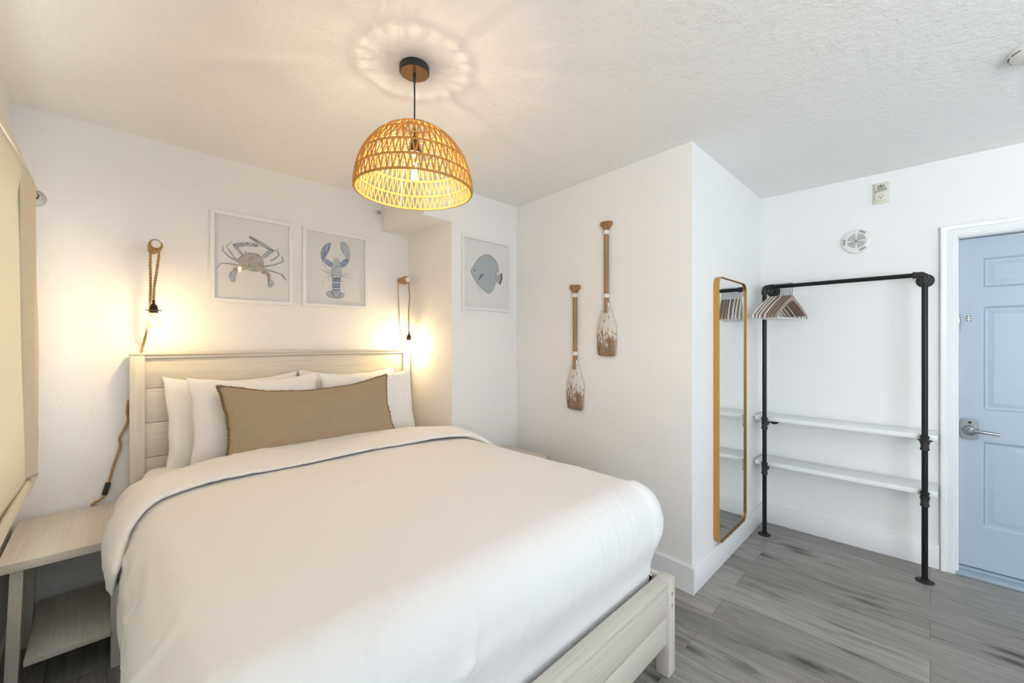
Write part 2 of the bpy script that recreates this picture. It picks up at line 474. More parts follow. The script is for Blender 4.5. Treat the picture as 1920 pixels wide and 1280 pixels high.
# jamb and stop
bm = bmesh.new()
box(bm, XC, XC+0.16, DY1-0.004, DY1+0.02, 0, DZ+0.02)
box(bm, XC, XC+0.16, DY0-0.02, DY0+0.004, 0, DZ+0.02)
box(bm, XC, XC+0.16, DY0, DY1, DZ-0.004, DZ+0.02)
tag(obj('trim_2', bm, M['trim']), 'white jamb lining the blue door opening', 'door jamb', kind='structure')
bm = bmesh.new()
box(bm, XC-0.018, XC+0.15, DY0-0.01, DY1+0.01, 0.0, 0.022, bev=0.006)
box(bm, XC+0.035, XC+0.15, DY0+0.004, DY1-0.004, 0.022, 0.036, bev=0.004)
tag(obj('trim_3', bm, M['sill']), 'blue-grey threshold strip under the blue door', 'threshold', kind='structure')

# ---- door
DX = 3.64
door = thing('door_1', 'pale blue panelled entry door with a chrome lever', 'door', (DX, DY1-0.007, 0), kind='structure')
def door_leaf():
    bm = bmesh.new()
    w = DY1-DY0-0.014; z0, z1 = 0.042, DZ-0.008
    box(bm, 0.006, 0.045, -w, 0, z0, z1)
    cols = [(-0.091, -0.415), (-0.487, -0.811)]
    rows = [(0.29, 0.79), (0.966, 1.576), (1.681, 1.859)]
    # stiles and rails stand proud of the recessed field
    ys = [0, cols[0][0], cols[0][1], cols[1][0], cols[1][1], -w]
    for a, b in ((ys[0], ys[1]), (ys[2], ys[3]), (ys[4], ys[5])): box(bm, 0, 0.02, b, a, z0, z1)
    zz = [z0, 0.29, 0.79, 0.966, 1.576, 1.681, 1.859, z1]
    for i in (0, 2, 4, 6):
        for (a, b) in cols: box(bm, 0, 0.02, b, a, zz[i], zz[i+1])
    for (a, b) in cols:
        for (p, q) in rows:
            # sticking (a sloped border) and the raised centre field
            def ring(i, o, xi, xo):
                A = [(a-o, p+o), (b+o, p+o), (b+o, q-o), (a-o, q-o)]
                B = [(a-i, p+i), (b+i, p+i), (b+i, q-i), (a-i, q-i)]
                va = [bm.verts.new((xo, y, z)) for y, z in A]; vb = [bm.verts.new((xi, y, z)) for y, z in B]
                for k in range(4): bm.faces.new((va[k], va[(k+1) % 4], vb[(k+1) % 4], vb[k]))
            ring(0.010, 0.0, 0.004, 0.0); ring(0.014, 0.010, 0.0055, 0.0005)
            ring(0.024, 0.014, 0.0058, 0.0055)
            ring(0.046, 0.024, 0.0012, 0.0058)
            box(bm, 0.0012, 0.01, b+0.046, a-0.046, p+0.046, q-0.046)
    return bm
obj('door_panel', door_leaf(), M['door'], door, angle=25)
bm = bmesh.new()
lathe(bm, [(0, 0), (0.032, 0), (0.034, 0.0015), (0.034, 0.003), (0, 0.0032)], 32, Matrix.Translation((-0.0, -0.042, 1.005)) @ Matrix.Rotation(R(-90), 4, 'Y'))
tag(obj('cover_disc', bm, M['door'], door), 'round painted-over cover above the lever')
# escutcheon + lever
hd = bmesh.new()
def rrect(cx, cz, w, h, r, n=6):
    pts = []
    for (sx, sz, a0) in ((1, 1, 0), (-1, 1, 90), (-1, -1, 180), (1, -1, 270)):
        for k in range(n+1):
            a = R(a0 + 90*k/n)
            pts.append((cx+sx*(w/2-r)+r*math.cos(a), cz+sz*(h/2-r)+r*math.sin(a)))
    return pts
prism(hd, rrect(-0.042, 0.853, 0.074, 0.125, 0.022), -0.010, 0.0, 'x')
prism(hd, rrect(-0.042, 0.853, 0.062, 0.110, 0.02), -0.014, -0.010, 'x')
plate = obj('lock_plate', hd, M['chrome'], door, angle=30)
hd = bmesh.new()
lathe(hd, [(0.030, 0), (0.030, 0.006), (0.024, 0.018), (0.012, 0.024), (0.0, 0.024)], 28, Matrix.Translation((-0.013, -0.042, 0.847)) @ Matrix.Rotation(R(-90), 4, 'Y'))
lathe(hd, [(0.012, 0.02), (0.011, 0.055), (0, 0.056)], 20, Matrix.Translation((-0.013, -0.042, 0.847)) @ Matrix.Rotation(R(-90), 4, 'Y'))
tube(hd, [(-0.058, -0.036, 0.848), (-0.062, -0.06, 0.850), (-0.062, -0.10, 0.848), (-0.058, -0.155, 0.843)], [0.0105, 0.010, 0.009, 0.008], 14)
obj('door_handle', hd, M['chrome'], plate)
hd = bmesh.new(); lathe(hd, [(0.007, 0), (0.007, 0.002), (0, 0.002)], 16, Matrix.Translation((-0.0145, -0.042, 0.893)) @ Matrix.Rotation(R(-90), 4, 'Y'))
obj('keyhole', hd, M['dark'], plate)
# door guard bits: a small plate with screws on the door and the catch on the jamb edge
g = bmesh.new(); prism(g, rrect(-0.040, 1.506, 0.022, 0.036, 0.004), -0.003, 0.0, 'x')
gp = obj('guard_plate', g, M['white_pl'], door, angle=30)
g = bmesh.new()
for (a, b) in ((-0.046, 1.519), (-0.034, 1.519), (-0.046, 1.493), (-0.034, 1.493), (-0.0475, 1.506), (-0.0325, 1.506)):
    lathe(g, [(0.0035, 0), (0.0035, 0.0015), (0, 0.0015)], 10, Matrix.Translation((-0.003, a, b)) @ Matrix.Rotation(R(-90), 4, 'Y'))
obj('screw', g, M['dark'], gp)
latch = thing('door_guard_latch', 'small metal door guard latch on the door jamb', 'latch', (XC+0.03, DY1-0.006, 1.50))
g = bmesh.new(); box(g, -0.022, 0.022, -0.002, 0.002, -0.035, 0.035, bev=0.001); obj('plate', g, M['chrome'], latch)
g = bmesh.new(); tube(g, [(-0.018, -0.004, 0.03), (-0.024, -0.006, 0.0), (-0.022, -0.006, -0.07)], 0.003, 8); box(g, -0.012, 0.012, -0.010, -0.002, -0.012, 0.020, bev=0.001); obj('swing_bar', g, M['chrome'], latch)

# ---- windows
def window(name, label, axis, t, a0, a1, z0, z1):
    w = thing(name, label, 'window', (0, 0, 0), kind='structure')
    def bx(bm, p, q, r, s, d0, d1, bev=0.002):
        if axis == 'x': box(bm, t+d0, t+d1, p, q, r, s, bev=bev)
        else: box(bm, p, q, t+d0, t+d1, r, s, bev=bev)
    bm = bmesh.new(); f = 0.045
    for (p, q, r, s) in ((a0, a1, z0, z0+f), (a0, a1, z1-f, z1), (a0, a0+f, z0, z1), (a1-f, a1, z0, z1), ((a0+a1)/2-0.02, (a0+a1)/2+0.02, z0, z1)):
        bx(bm, p, q, r, s, -0.10, -0.075)
    obj('window_frame', bm, M['trim'], w)
    bm = bmesh.new(); bx(bm, a0+f, a1-f, z0+f, z1-f, -0.09, -0.086, 0); obj('pane', bm, M['window_glass'], w)
    bm = bmesh.new(); bx(bm, a0-0.03, a1+0.03, z0-0.02, z0, -0.07, 0.02); obj('window_sill', bm, M['trim'], w)
window('window_1', 'window behind the cream curtain', 'x', XL, *W1)
window('window_2', 'window in the left wall beside the viewer', 'x', XL, *W2)
window('window_3', 'window in the wall behind the viewer', 'y', YN, 0.38, 3.02, 0.80, 2.12)

# ------------------------------------------------------------------ curtain
CX, CY0, CY1, CZ = -0.205, 0.70, 2.47, 1.945
rod = thing('curtain_rod', 'curtain rod with crackled glass ball finial at upper left', 'curtain rod', (CX, CY1, CZ))
bm = bmesh.new(); cyl(bm, (0, -1.9, 0), (0, 0.03, 0), 0.011); obj('rod', bm, M['wire'], rod)
bm = bmesh.new(); lathe(bm, [(0, -0.033), (0.013, -0.031), (0.024, -0.022), (0.032, -0.007), (0.0325, 0.007), (0.027, 0.022), (0.014, 0.032), (0, 0.034)], 28, Matrix.Translation((0, 0.045, 0)) @ Matrix.Rotation(R(-90), 4, 'X'))
obj('finial', bm, M['finial'], rod)
bm = bmesh.new(); cyl(bm, (0, 0.002, 0), (0, 0.014, 0), 0.014); obj('finial_collar', bm, M['black_fit'], rod)
for yy in (-1.7, -0.50):
    bm = bmesh.new(); cyl(bm, (-0.104, yy, 0), (0, yy, 0), 0.006, 10)
    lathe(bm, [(0, 0), (0.02, 0), (0.02, 0.005), (0.006, 0.006)], 16, Matrix.Translation((-0.105, yy, 0)) @ Matrix.Rotation(R(90), 4, 'Y'))
    obj('rod_bracket', bm, M['wire'], rod)
curt = thing('curtain', 'flat cream linen curtain with bottom hem over the left window', 'curtain', (CX, CY1, CZ))
zb = -1.07
def cfn(u, v):
    y = -0.14 - 1.63*(1-u); z = -0.02 + (zb+0.02)*v
    x = 0.004*math.sin(y*9+z*2)+0.004*noise.noise((y*3, z*2, 1)) + 0.013*(1-min(v*12, 1))
    return Vector((x, y - 0.02*v*(u > 0.99), z))
bm = bmesh.new(); grid(bm, 70, 50, cfn)
cl = obj('panel', bm, M['curtain'], curt, angle=180)
s = cl.modifiers.new('thick', 'SOLIDIFY'); s.thickness = 0.0015
bm = bmesh.new()
def pocket(u, v):
    y = -1.78 + 1.69*v; a = 2*math.pi*u
    r = 0.0175*(1+0.07*math.sin(y*260)*max(0, math.sin(y*23+1))+0.05*noise.noise((y*30, a, 0)))
    return Vector((r*math.cos(a), y, r*math.sin(a)))
grid(bm, 20, 520, pocket, closeu=True)
obj('rod_pocket', bm, M['curtain'], curt, angle=180)
bm = bmesh.new()
def side(u, v):
    # loose folded side edge hanging on the room side of the panel
    z = -0.015 + (zb+0.03)*v
    y0 = -0.47 + 0.20*v; y1 = -0.115 + 0.085*v + 0.006*math.sin(z*9)
    if v > 0.9: y1 -= (v-0.9)*0.9
    y = y0 + (y1-y0)*u
    x = 0.010 + 0.012*math.sin(u*math.pi)**0.5 + 0.006*math.sin(u*math.pi*3+z*2.0)*(0.3+v) + 0.004*noise.noise((z*4, u*3, 5))
    return Vector((x, y, z))
grid(bm, 24, 90, side)
so = obj('folded_edge', bm, M['curtain'], curt, angle=180)
s = so.modifiers.new('thick', 'SOLIDIFY'); s.thickness = 0.002
bm = bmesh.new()
def hem(u, v):
    y = -1.78 + 1.72*v; a = 2*math.pi*u
    return Vector((0.006+0.011*math.cos(a), y, zb-0.012+0.022*math.sin(a)+0.003*math.sin(y*7)))
V = grid(bm, 16, 60, hem, closeu=True)
bm.faces.new([V[i][0] for i in range(16)]); bm.faces.new([V[i][-1] for i in range(16)])
obj('bottom_hem', bm, M['curtain'], curt)

# ------------------------------------------------------------------ bed
BX0, BX1, BY0, BY1 = 0.083, 1.686, 0.745, 2.925
bed = thing('bed', 'queen bed frame of whitewashed wood with tall plank headboard', 'bed', ((BX0+BX1)/2, (BY0+BY1)/2, 0))
ox, oy = bed.location.x, bed.location.y
def bb(x0, x1, y0, y1, z0, z1): return (x0-ox, x1-ox, y0-oy, y1-oy, z0, z1)
hb = bmesh.new(); box(hb, *bb(BX0+0.058, BX1-0.058, 2.868, 2.895, 0.40, 1.285))
head = obj('headboard', hb, M['wash_x'], bed)
zz = [0.40, 0.585, 0.765, 0.945, 1.125, 1.282]
for i in range(5):
    b = bmesh.new(); box(b, *bb(BX0+0.058, BX1-0.058, 2.860, 2.870, zz[i]+0.0015, zz[i+1]-0.0015), bev=0.0025)
    obj('plank', b, M['wash_x'], head)
for x in (BX0, BX1-0.058):
    b = bmesh.new(); box(b, *bb(x, x+0.058, 2.845, 2.92, 0, 1.300), bev=0.003); obj('headboard_post', b, M['wash_z'], bed)
b = bmesh.new(); box(b, *bb(BX0-0.002, BX1+0.002, 2.842, 2.923, 1.300, 1.311), bev=0.003); box(b, *bb(BX0+0.058, BX1-0.058, 2.850, 2.915, 1.282, 1.300), bev=0.001)
obj('headboard_cap', b, M['wash_x'], bed)
for x in (BX0, BX1-0.058):
    b = bmesh.new(); box(b, *bb(x, x+0.058, BY0, BY0+0.056, 0, 0.395), bev=0.003); p = obj('foot_post', b, M['wash_z'], bed)
    for z in (0.333, 0.285):
        b = bmesh.new(); lathe(b, [(0, 0), (0.0065, 0), (0.0065, 0.0012), (0, 0.0013)], 14, Matrix.Translation((x+0.030-ox, BY0-oy, z)) @ Matrix.Rotation(R(90), 4, 'X'))
        obj('bolt_cap', b, M['grey_pl'], p)
b = bmesh.new(); box(b, *bb(BX0+0.058, BX1-0.058, BY0+0.001, BY0+0.056, 0.372, 0.395), bev=0.003); obj('footboard_rail', b, M['wash_x'], bed)
b = bmesh.new(); box(b, *bb(BX0+0.058, BX1-0.058, BY0+0.018, BY0+0.045, 0.135, 0.372)); fb = obj('footboard', b, M['wash_x'], bed)
for (z0, z1) in ((0.135, 0.245), (0.248, 0.372)):
    b = bmesh.new(); box(b, *bb(BX0+0.058, BX1-0.058, BY0+0.010, BY0+0.020, z0, z1), bev=0.002); obj('plank', b, M['wash_x'], fb)
for x in (BX0+0.008, BX1-0.038):
    b = bmesh.new(); box(b, *bb(x, x+0.030, BY0+0.056, 2.845, 0.20, 0.392), bev=0.002); obj('side_rail', b, M['wash_y'], bed)
b = bmesh.new()
for k in range(12):
    y = 0.86+k*0.17; box(b, *bb(BX0+0.04, BX1-0.04, y, y+0.07, 0.27, 0.288))
obj('slats', b, M['wash_x'], bed)
# cross-dowel nut on the inside of the right rail
b = bmesh.new(); lathe(b, [(0, 0), (0.010, 0), (0.010, 0.001), (0, 0.001)], 16, Matrix.Translation((BX1-0.038-ox, 0.845-oy, 0.350)) @ Matrix.Rotation(R(-90), 4, 'Y'))
obj('bolt_hole', b, M['dark'], bed)

def cotton_obj(name, bm, parent=None): return obj(name, bm, M['cotton'], parent, angle=180)
# mattress
bm = bmesh.new(); box(bm, 0.125, 1.618, 0.875, 2.835, 0.292, 0.720, bev=0.055, seg=6)
tag(cotton_obj('mattress', bm), 'white-sheeted mattress on the whitewashed bed, seen left of the pillows', 'mattress')

# duvet : a cloth draped over a rounded box
def drape(a, b, W, F, r, top):
    """a: signed distance across from the middle, b: distance towards the foot (F = where the foot edge is)."""
    ea = max(abs(a)-(W-r), 0.0); eb = max(b-(F-r), 0.0)
    e = math.hypot(ea, eb)
    if e < 1e-9: return Vector((a, b, top)), Vector((0, 0, 1))
    ux, uy = ea/e*(1 if a > 0 else -1), eb/e
    arc = r*math.pi/2
    if e < arc:
        t = e/r; h, d = r*math.sin(t), r*(1-math.cos(t)); n = Vector((ux*math.sin(t), uy*math.sin(t), math.cos(t)))
    else:
        h, d = r, r+(e-arc); n = Vector((ux, uy, 0))
    bx = max(-(W-r), min(W-r, a)); by = min(b, F-r)
    return Vector((bx+ux*h, by+uy*h, top-d)), n
DCX, DW, DTOP = 0.862, 0.830, 0.768
DYH, DF = 2.42, 2.42-0.795
duvet = thing('duvet', 'thick white duvet with folded-down cuff covering the bed', 'duvet', (DCX, 1.6, 0.6))
def duv(u, v):
    r = 0.125
    A = DW - r + r*math.pi/2 + 0.42
    B = DF - r + r*math.pi/2 + 0.30
    a = (u*2-1)*A; b = v*B
    p, n = drape(a, b, DW, DF, r, DTOP)
    side = 1-n.z
    # soft loft on the top, slack folds on the sides
    loft = 0.012*math.cos(a/DW*1.4)*math.cos((b-0.7)/1.1)
    f = 0.008*noise.noise((a*1.8, b*1.8, 0.3)) + loft
    hs = n.xy.length
    f += hs*0.009*noise.noise((a*2.2+b*1.5, b*2.2, 2.1))
    # fine creases on the foot and the sides, and long soft ones on the top
    cr = 0
    for q_, (fa, fb, wd, am) in enumerate(((9.0, 1.3, 14, 0.0040), (5.0, 6.5, 16, 0.0035), (3.5, -7.5, 18, 0.0030), (1.2, 10.0, 16, 0.0022))):
        nz = noise.noise((a*fa+b*0.7, b*fb*0.35+a*0.6*(q_-1), 4.0+q_*7)); cr += am*max(0, 1-abs(nz)*wd)*max(0, noise.noise((a*2+q_*3, b*2, q_*5.0))*2+0.35)
    f += cr*(0.25+1.75*hs)
    dz = DTOP-p.z
    if a > 0 and hs > 1e-4: f += 0.030*min(1, 2*abs(n.x*n.y)/(hs*hs))*hs*max(0, 1-dz*2.2)
    f += hs*((0.006 if a < 0 else 0.014)*math.sin(min(dz/0.40, 1)*math.pi))
    p = p + n*f
    # tucked down inside the footboard and the right side rail
    tk = min(max((dz-0.17)/0.20, 0), 1); tk = tk*tk*(3-2*tk)
    lim_y = DF-0.033
    if p.y > lim_y: p.y += (lim_y-p.y)*tk
    lim_x = 0.768
    if p.x > lim_x: p.x += (lim_x-p.x)*tk
    if p.y > 0 and n.y > 0.3 or p.x > 0.6 and n.x > 0.3: p.z = max(p.z, 0.345)
    if p.x < -0.72 and p.y > DF-0.075 and dz > 0.36: p.z = max(p.z, 0.402)
    p.z = max(p.z, 0.2)
    return Vector((DCX+p.x, DYH-p.y, p.z)) - Vector(duvet.location)
bm = bmesh.new(); grid(bm, 260, 260, duv)
dv = cotton_obj('cover', bm, duvet)
s = dv.modifiers.new('thick', 'SOLIDIFY'); s.thickness = 0.012; s.offset = -1
# cuff
def cuff(u, t):
    r = 0.125
    A = DW - r + r*math.pi/2
    left, right = A+0.055, A+0.02
    a = -left + (left+right)*u
    p, n = drape(a, 0, DW, 99, r, DTOP+0.006)
    q = min(abs(a)/DW, 1.04)
    yh = 2.085 - (0.30*q**8 if a < 0 else 0.24*q**7) + 0.010*noise.noise((a*3, 0, 0))      # hem
    yb = 2.47 - 0.36*q**3 + 0.010*noise.noise((a*3, 4, 0))                                  # back ridge
    th = 2*math.pi*t
    c, s_ = math.cos(th), math.sin(th)
    end = min(1, max(0, (a+left)/0.13)) * min(1, max(0, (right-a)/0.13))
    end = math.sqrt(max(0, 1-(1-end)**2))
    ym, yr = (yh+yb)/2, (yb-yh)/2
    sy = math.copysign(abs(c)**0.75, c)
    thick = (0.027 + 0.011*c) * (0.10+0.90*end)
    y = ym + yr*sy*(0.55+0.45*end)
    d = 0.020 + thick*math.copysign(abs(s_)**0.8, s_)
    d += 0.004*noise.noise((a*4, y*5, 3.0)) + 0.0035*max(0, 1-abs(noise.noise((a*9+y*7, y*3-a*2, 6)))*9)
    P = Vector((DCX+p.x, y, p.z)) + Vector((n.x, 0, n.z))*d
    return P - Vector(duvet.location)
bm = bmesh.new()
V = grid(bm, 56, 220, lambda t, u: cuff(u, t), closeu=True)
bm.faces.new([V[i][0] for i in range(56)]); bm.faces.new([V[i][-1] for i in range(56)])
cotton_obj('folded_cuff', bm, duvet)

# ------------------------------------------------------------------ pillows
def pillow_bm(w, h, t, seed, pinch=0.07, dip=0.0, nu=70, nv=50, wr=0.006):
    bm = bmesh.new()
    def P(u, v, s_):
        x = w/2*u*(1-pinch*(1-v*v)); z = h/2*v*(1-pinch*1.3*(1-u*u))
        if v > 0: z -= dip*(1-u*u)*v*v
        th = max(0, (1-abs(u)**2.6))*max(0, (1-abs(v)**2.6))
        d = s_*t/2*th**0.5
        d += s_*wr*noise.noise((x*7+seed, z*7, s_*3+seed))*min(1, th*6)
        c = max(0, 1-abs(noise.noise((u*3+seed, v*3, seed*2.0)))*10)
        d += s_*wr*0.6*c*min(1, th*4)
        ex = 0.006*noise.noise((u*3, v*3, seed))
        return Vector((x+ex, d, z+ex))
    F = [[None]*nv for _ in range(nu)]; Bk = [[None]*nv for _ in range(nu)]
    for i in range(nu):
        for j in range(nv):
            u = -math.cos(math.pi*i/(nu-1)); v = -math.cos(math.pi*j/(nv-1))
            F[i][j] = bm.verts.new(P(u, v, -1))
            Bk[i][j] = F[i][j] if i in (0, nu-1) or j in (0, nv-1) else bm.verts.new(P(u, v, 1))
    for i in range(nu-1):
        for j in range(nv-1):
            bm.faces.new((F[i][j], F[i+1][j], F[i+1][j+1], F[i][j+1]))
            if len({Bk[i][j], Bk[i+1][j], Bk[i+1][j+1], Bk[i][j+1]}) == 4:
                try: bm.faces.new((Bk[i][j], Bk[i][j+1], Bk[i+1][j+1], Bk[i+1][j]))
                except ValueError: pass
    return bm
GP = 'white bed pillows against the headboard'
for (nm, lab, cx, cy, cz, w, h, t, tilt, rz, roll, seed) in [
    ('pillow', 'white pillow at the back left, nearest the left headboard post', 0.535, 2.775, 0.925, 0.66, 0.53, 0.13, -13, 0, 0, 1.3),
    ('pillow', 'white pillow at the back right, its pointed corner highest', 1.200, 2.775, 0.925, 0.66, 0.53, 0.13, -13, 0, 1.0, 5.1),
    ('pillow', 'white pillow in front on the left, behind the brown cushion', 0.615, 2.635, 0.935, 0.65, 0.51, 0.14, -14, 0, 0.5, 9.7),
    ('pillow', 'white pillow in front on the right, beside the brown cushion', 1.270, 2.635, 0.925, 0.65, 0.51, 0.14, -14, 0, 0.5, 13.4)]:
    o = cotton_obj(nm, pillow_bm(w, h, t, seed, 0.075, 0.012))
    o.location = (cx, cy, cz); o.rotation_euler = (R(tilt), R(roll), R(rz))
    tag(o, lab, 'pillow', GP)
lum = thing('lumbar_cushion', 'long brown linen lumbar cushion with frayed edges in front of the pillows', 'cushion', (0.872, 2.485, 0.940), (R(-20), R(-0.5), R(0)))
LW, LH = 0.935, 0.435
o = obj('cushion_cover', pillow_bm(LW, LH, 0.16, 21.0, 0.075, 0.045, wr=0.006), M['linen'], lum, angle=180)
bm = bmesh.new()
pts = []
def edge_pt(u, v):
    x = LW/2*u*(1-0.075*(1-v*v)); z = LH/2*v*(1-0.0975*(1-u*u))
    if v > 0: z -= 0.045*(1-u*u)*v*v
    ex = 0.006*noise.noise((u*3, v*3, 21.0))
    return Vector((x+ex, 0, z+ex))
per = []
nE = 260
for k in range(nE):
    q = 4*k/nE
    if q < 1: per.append((-1+2*q, -1))
    elif q < 2: per.append((1, -1+2*(q-1)))
    elif q < 3: per.append((1-2*(q-2), 1))
    else: per.append((-1, 1-2*(q-3)))
loop = [edge_pt(u, v) for u, v in per]
tube(bm, [p + Vector((0, 0.002*math.sin(i*1.9), 0)) for i, p in enumerate(loop)], [0.0065+0.003*random.random() for _ in loop], 6, closed=True)
for i in range(0, nE):
    for rep in range(3):
        j = (i+random.random()) % nE
        a = loop[int(j) % nE]; c = Vector((0, 0, 0)); d = (a-c); 
        dd = Vector((0, 0, 0))
        u, v = per[int(j) % nE]
        if abs(u) > 0.999: dd.x = math.copysign(1, u)
        if abs(v) > 0.999: dd.z = math.copysign(1, v)
        dd = (dd.normalized() + Vector((random.uniform(-.5, .5), random.uniform(-.4, .4), random.uniform(-.5, .5)))).normalized()
        nx = loop[(int(j)+1) % nE]; a = a.lerp(nx, random.random())
        tube(bm, [a, a+dd*random.uniform(0.008, 0.015)], [0.0014, 0.0006], 3)
tag(obj('frayed_edge', bm, M['linen_edge'], lum), 'darker frayed linen trim')

# ------------------------------------------------------------------ nightstands
def nightstand(label, x0, x1, y0, y1, tops=0.55, rotated=True):
    t = thing('nightstand', label, 'nightstand', ((x0+x1)/2, (y0+y1)/2, 0), group='whitewashed nightstands beside the bed')
    cx, cy = t.location.x, t.location.y
    X0, X1, Y0, Y1 = x0-cx, x1-cx, y0-cy, y1-cy
    b = bmesh.new(); box(b, X0, X1, Y0, Y1, tops-0.034, tops, bev=0.002); obj('tabletop', b, M['wash_y'] if rotated else M['wash_x'], t)
    zl = tops-0.034
    lw, ld = 0.034, 0.050
    for (lx, sl) in ((X0+0.030, -0.014), (X1-0.068, 0.0)):
        for ly in (Y0+0.035, Y1-0.035-ld):
            b = bmesh.new()
            g = box(b, lx, lx+lw, ly, ly+ld, 0, zl)
            for v in b.verts:
                if v.co.z < 0.01: v.co.x += sl*1.3
            obj('leg', b, M['wash_z'], t)
    b = bmesh.new(); box(b, X0+0.064, X1-0.068, Y0+0.02, Y1-0.01, 0.142, 0.165, bev=0.002); obj('shelf', b, M['wash_y'] if rotated else M['wash_x'], t)
    for xa in (X0+0.034, X1-0.062):
        b = bmesh.new(); box(b, xa, xa+0.018, Y0+0.085, Y1-0.085, zl-0.05, zl); obj('apron', b, M['wash_y'], t)
    for z in (0.35, 0.46):
        b = bmesh.new()
        lathe(b, [(0, 0), (0.006, 0), (0.006, 0.002), (0, 0.002)], 12, Matrix.Translation((X0+0.064, Y1-0.06, z)) @ Matrix.Rotation(R(90), 4, 'Y'))
        obj('bolt', b, M['grey_pl'], t)
    return t
nightstand('whitewashed nightstand with open shelf on the left, under the curtain corner', -0.288, 0.080, 2.375, 2.925)
nightstand('whitewashed nightstand on the right of the bed, only its top corner showing', 1.715, 2.252, 1.925, 2.338, 0.552, False)

# ------------------------------------------------------------------ rope helper
def rope(bm, pts, R0, r, pitch, strands=2, step=0.006, seg=7):
    # resample, then twist strands about the path
    P = [Vector(p) for p in pts]
    # smooth by Catmull-Rom
    S = []
    for i in range(len(P)-1):
        p0 = P[max(i-1, 0)]; p1 = P[i]; p2 = P[i+1]; p3 = P[min(i+2, len(P)-1)]
        n = max(2, int((p2-p1).length/step))
        for k in range(n):
            t = k/n
            S.append(0.5*((2*p1)+(-p0+p2)*t+(2*p0-5*p1+4*p2-p3)*t*t+(-p0+3*p1-3*p2+p3)*t**3))
    S.append(P[-1])
    fr = frames(S); L_ = 0; ph = []
    for i in range(len(S)):
        if i: L_ += (S[i]-S[i-1]).length
        ph.append(L_/pitch*2*math.pi)
    for s_ in range(strands):
        o = 2*math.pi*s_/strands
        tube(bm, [S[i] + (fr[i][1]*math.cos(ph[i]+o)+fr[i][2]*math.sin(ph[i]+o))*R0 for i in range(len(S))], r, seg)
    return S

def bulb_parts(parent, zc, rad, power, color, long_=False, size=0.012):
    """clear lamp bulb hanging below zc (socket bottom), with glowing filament and its lamp light"""
    b = bmesh.new()
    if long_:
        prof = [(0.0, 0.0), (0.013, -0.002), (0.014, -0.012), (0.022, -0.035), (rad, -0.065), (rad*1.0, -0.085), (rad*0.85, -0.105), (rad*0.5, -0.118), (0, -0.122)]
    else:
        prof = [(0.0, 0.0), (0.013, -0.002), (0.014, -0.010)] + [(rad*math.sin(R(q)), -0.010-rad*0.9-rad*math.cos(R(q))) for q in range(30, 180, 12)] + [(0, -0.010-rad*1.9)]
    lathe(b, [(r, z+zc) for r, z in prof], 32)
    g = obj('bulb', b, M['bulb'], parent)
    b = bmesh.new()
    h0, h1 = (-0.03, -0.095) if long_ else (-0.016, -0.052)
    for k in range(8):
        a0 = 2*math.pi*k/8; a1 = a0+math.pi/8
        tube(b, [(0.006*math.cos(a0), 0.006*math.sin(a0), zc+h0), (0.011*math.cos(a1), 0.011*math.sin(a1), zc+h1)], 0.0013, 5)
    obj('filament', b, M['filament'], g)
    d = bpy.data.lights.new('lamp_light', 'POINT'); d.energy = power; d.color = color; d.shadow_soft_size = size
    lo = bpy.data.objects.new('lamp_light', d); lo.location = (0, 0, zc+(h0+h1)/2); COL.objects.link(lo); lo.parent = g
    return g
WARM = (1.0, 0.76, 0.42)

# ------------------------------------------------------------------ sconces
def sconce(label, px, pz, y_front, cable, extra=None, hang=(0.0, 0.0), two=True):
    t = thing('rope_pendant_light', label, 'wall lamp', (px, 2.95, pz), group='rope lamps hung from pegs by the bed')
    yf = y_front-2.95
    b = bmesh.new()
    lathe(b, [(0, 0.0), (0.017, 0), (0.017, 0.012), (0.012, 0.016), (0.012, -yf-0.02), (0.018, -yf-0.012), (0.019, -yf-0.003), (0.016, -yf), (0, -yf)], 24, Matrix.Rotation(R(90), 4, 'X'))
    peg = obj('peg', b, M['hang_white'], t)
    # rope turns wound round the peg
    b = bmesh.new()
    pts = []
    n = 9; y = -0.022
    for k in range(n*14+1):
        a = 2*math.pi*k/14; f = k/(n*14)
        pts.append((0.0175*math.cos(a), y + (yf+0.012-y)*f, 0.0175*math.sin(a)))
    tube(b, pts, 0.0056, 7)
    pts = [(0.025*math.cos(2*math.pi*k/14+1), yf+0.016+0.06*k/56, -0.003+0.025*math.sin(2*math.pi*k/14+1)) for k in range(57)]
    tube(b, pts, 0.005, 7)
    obj('wound_rope', b, M['jute'], t)
    return t, yf

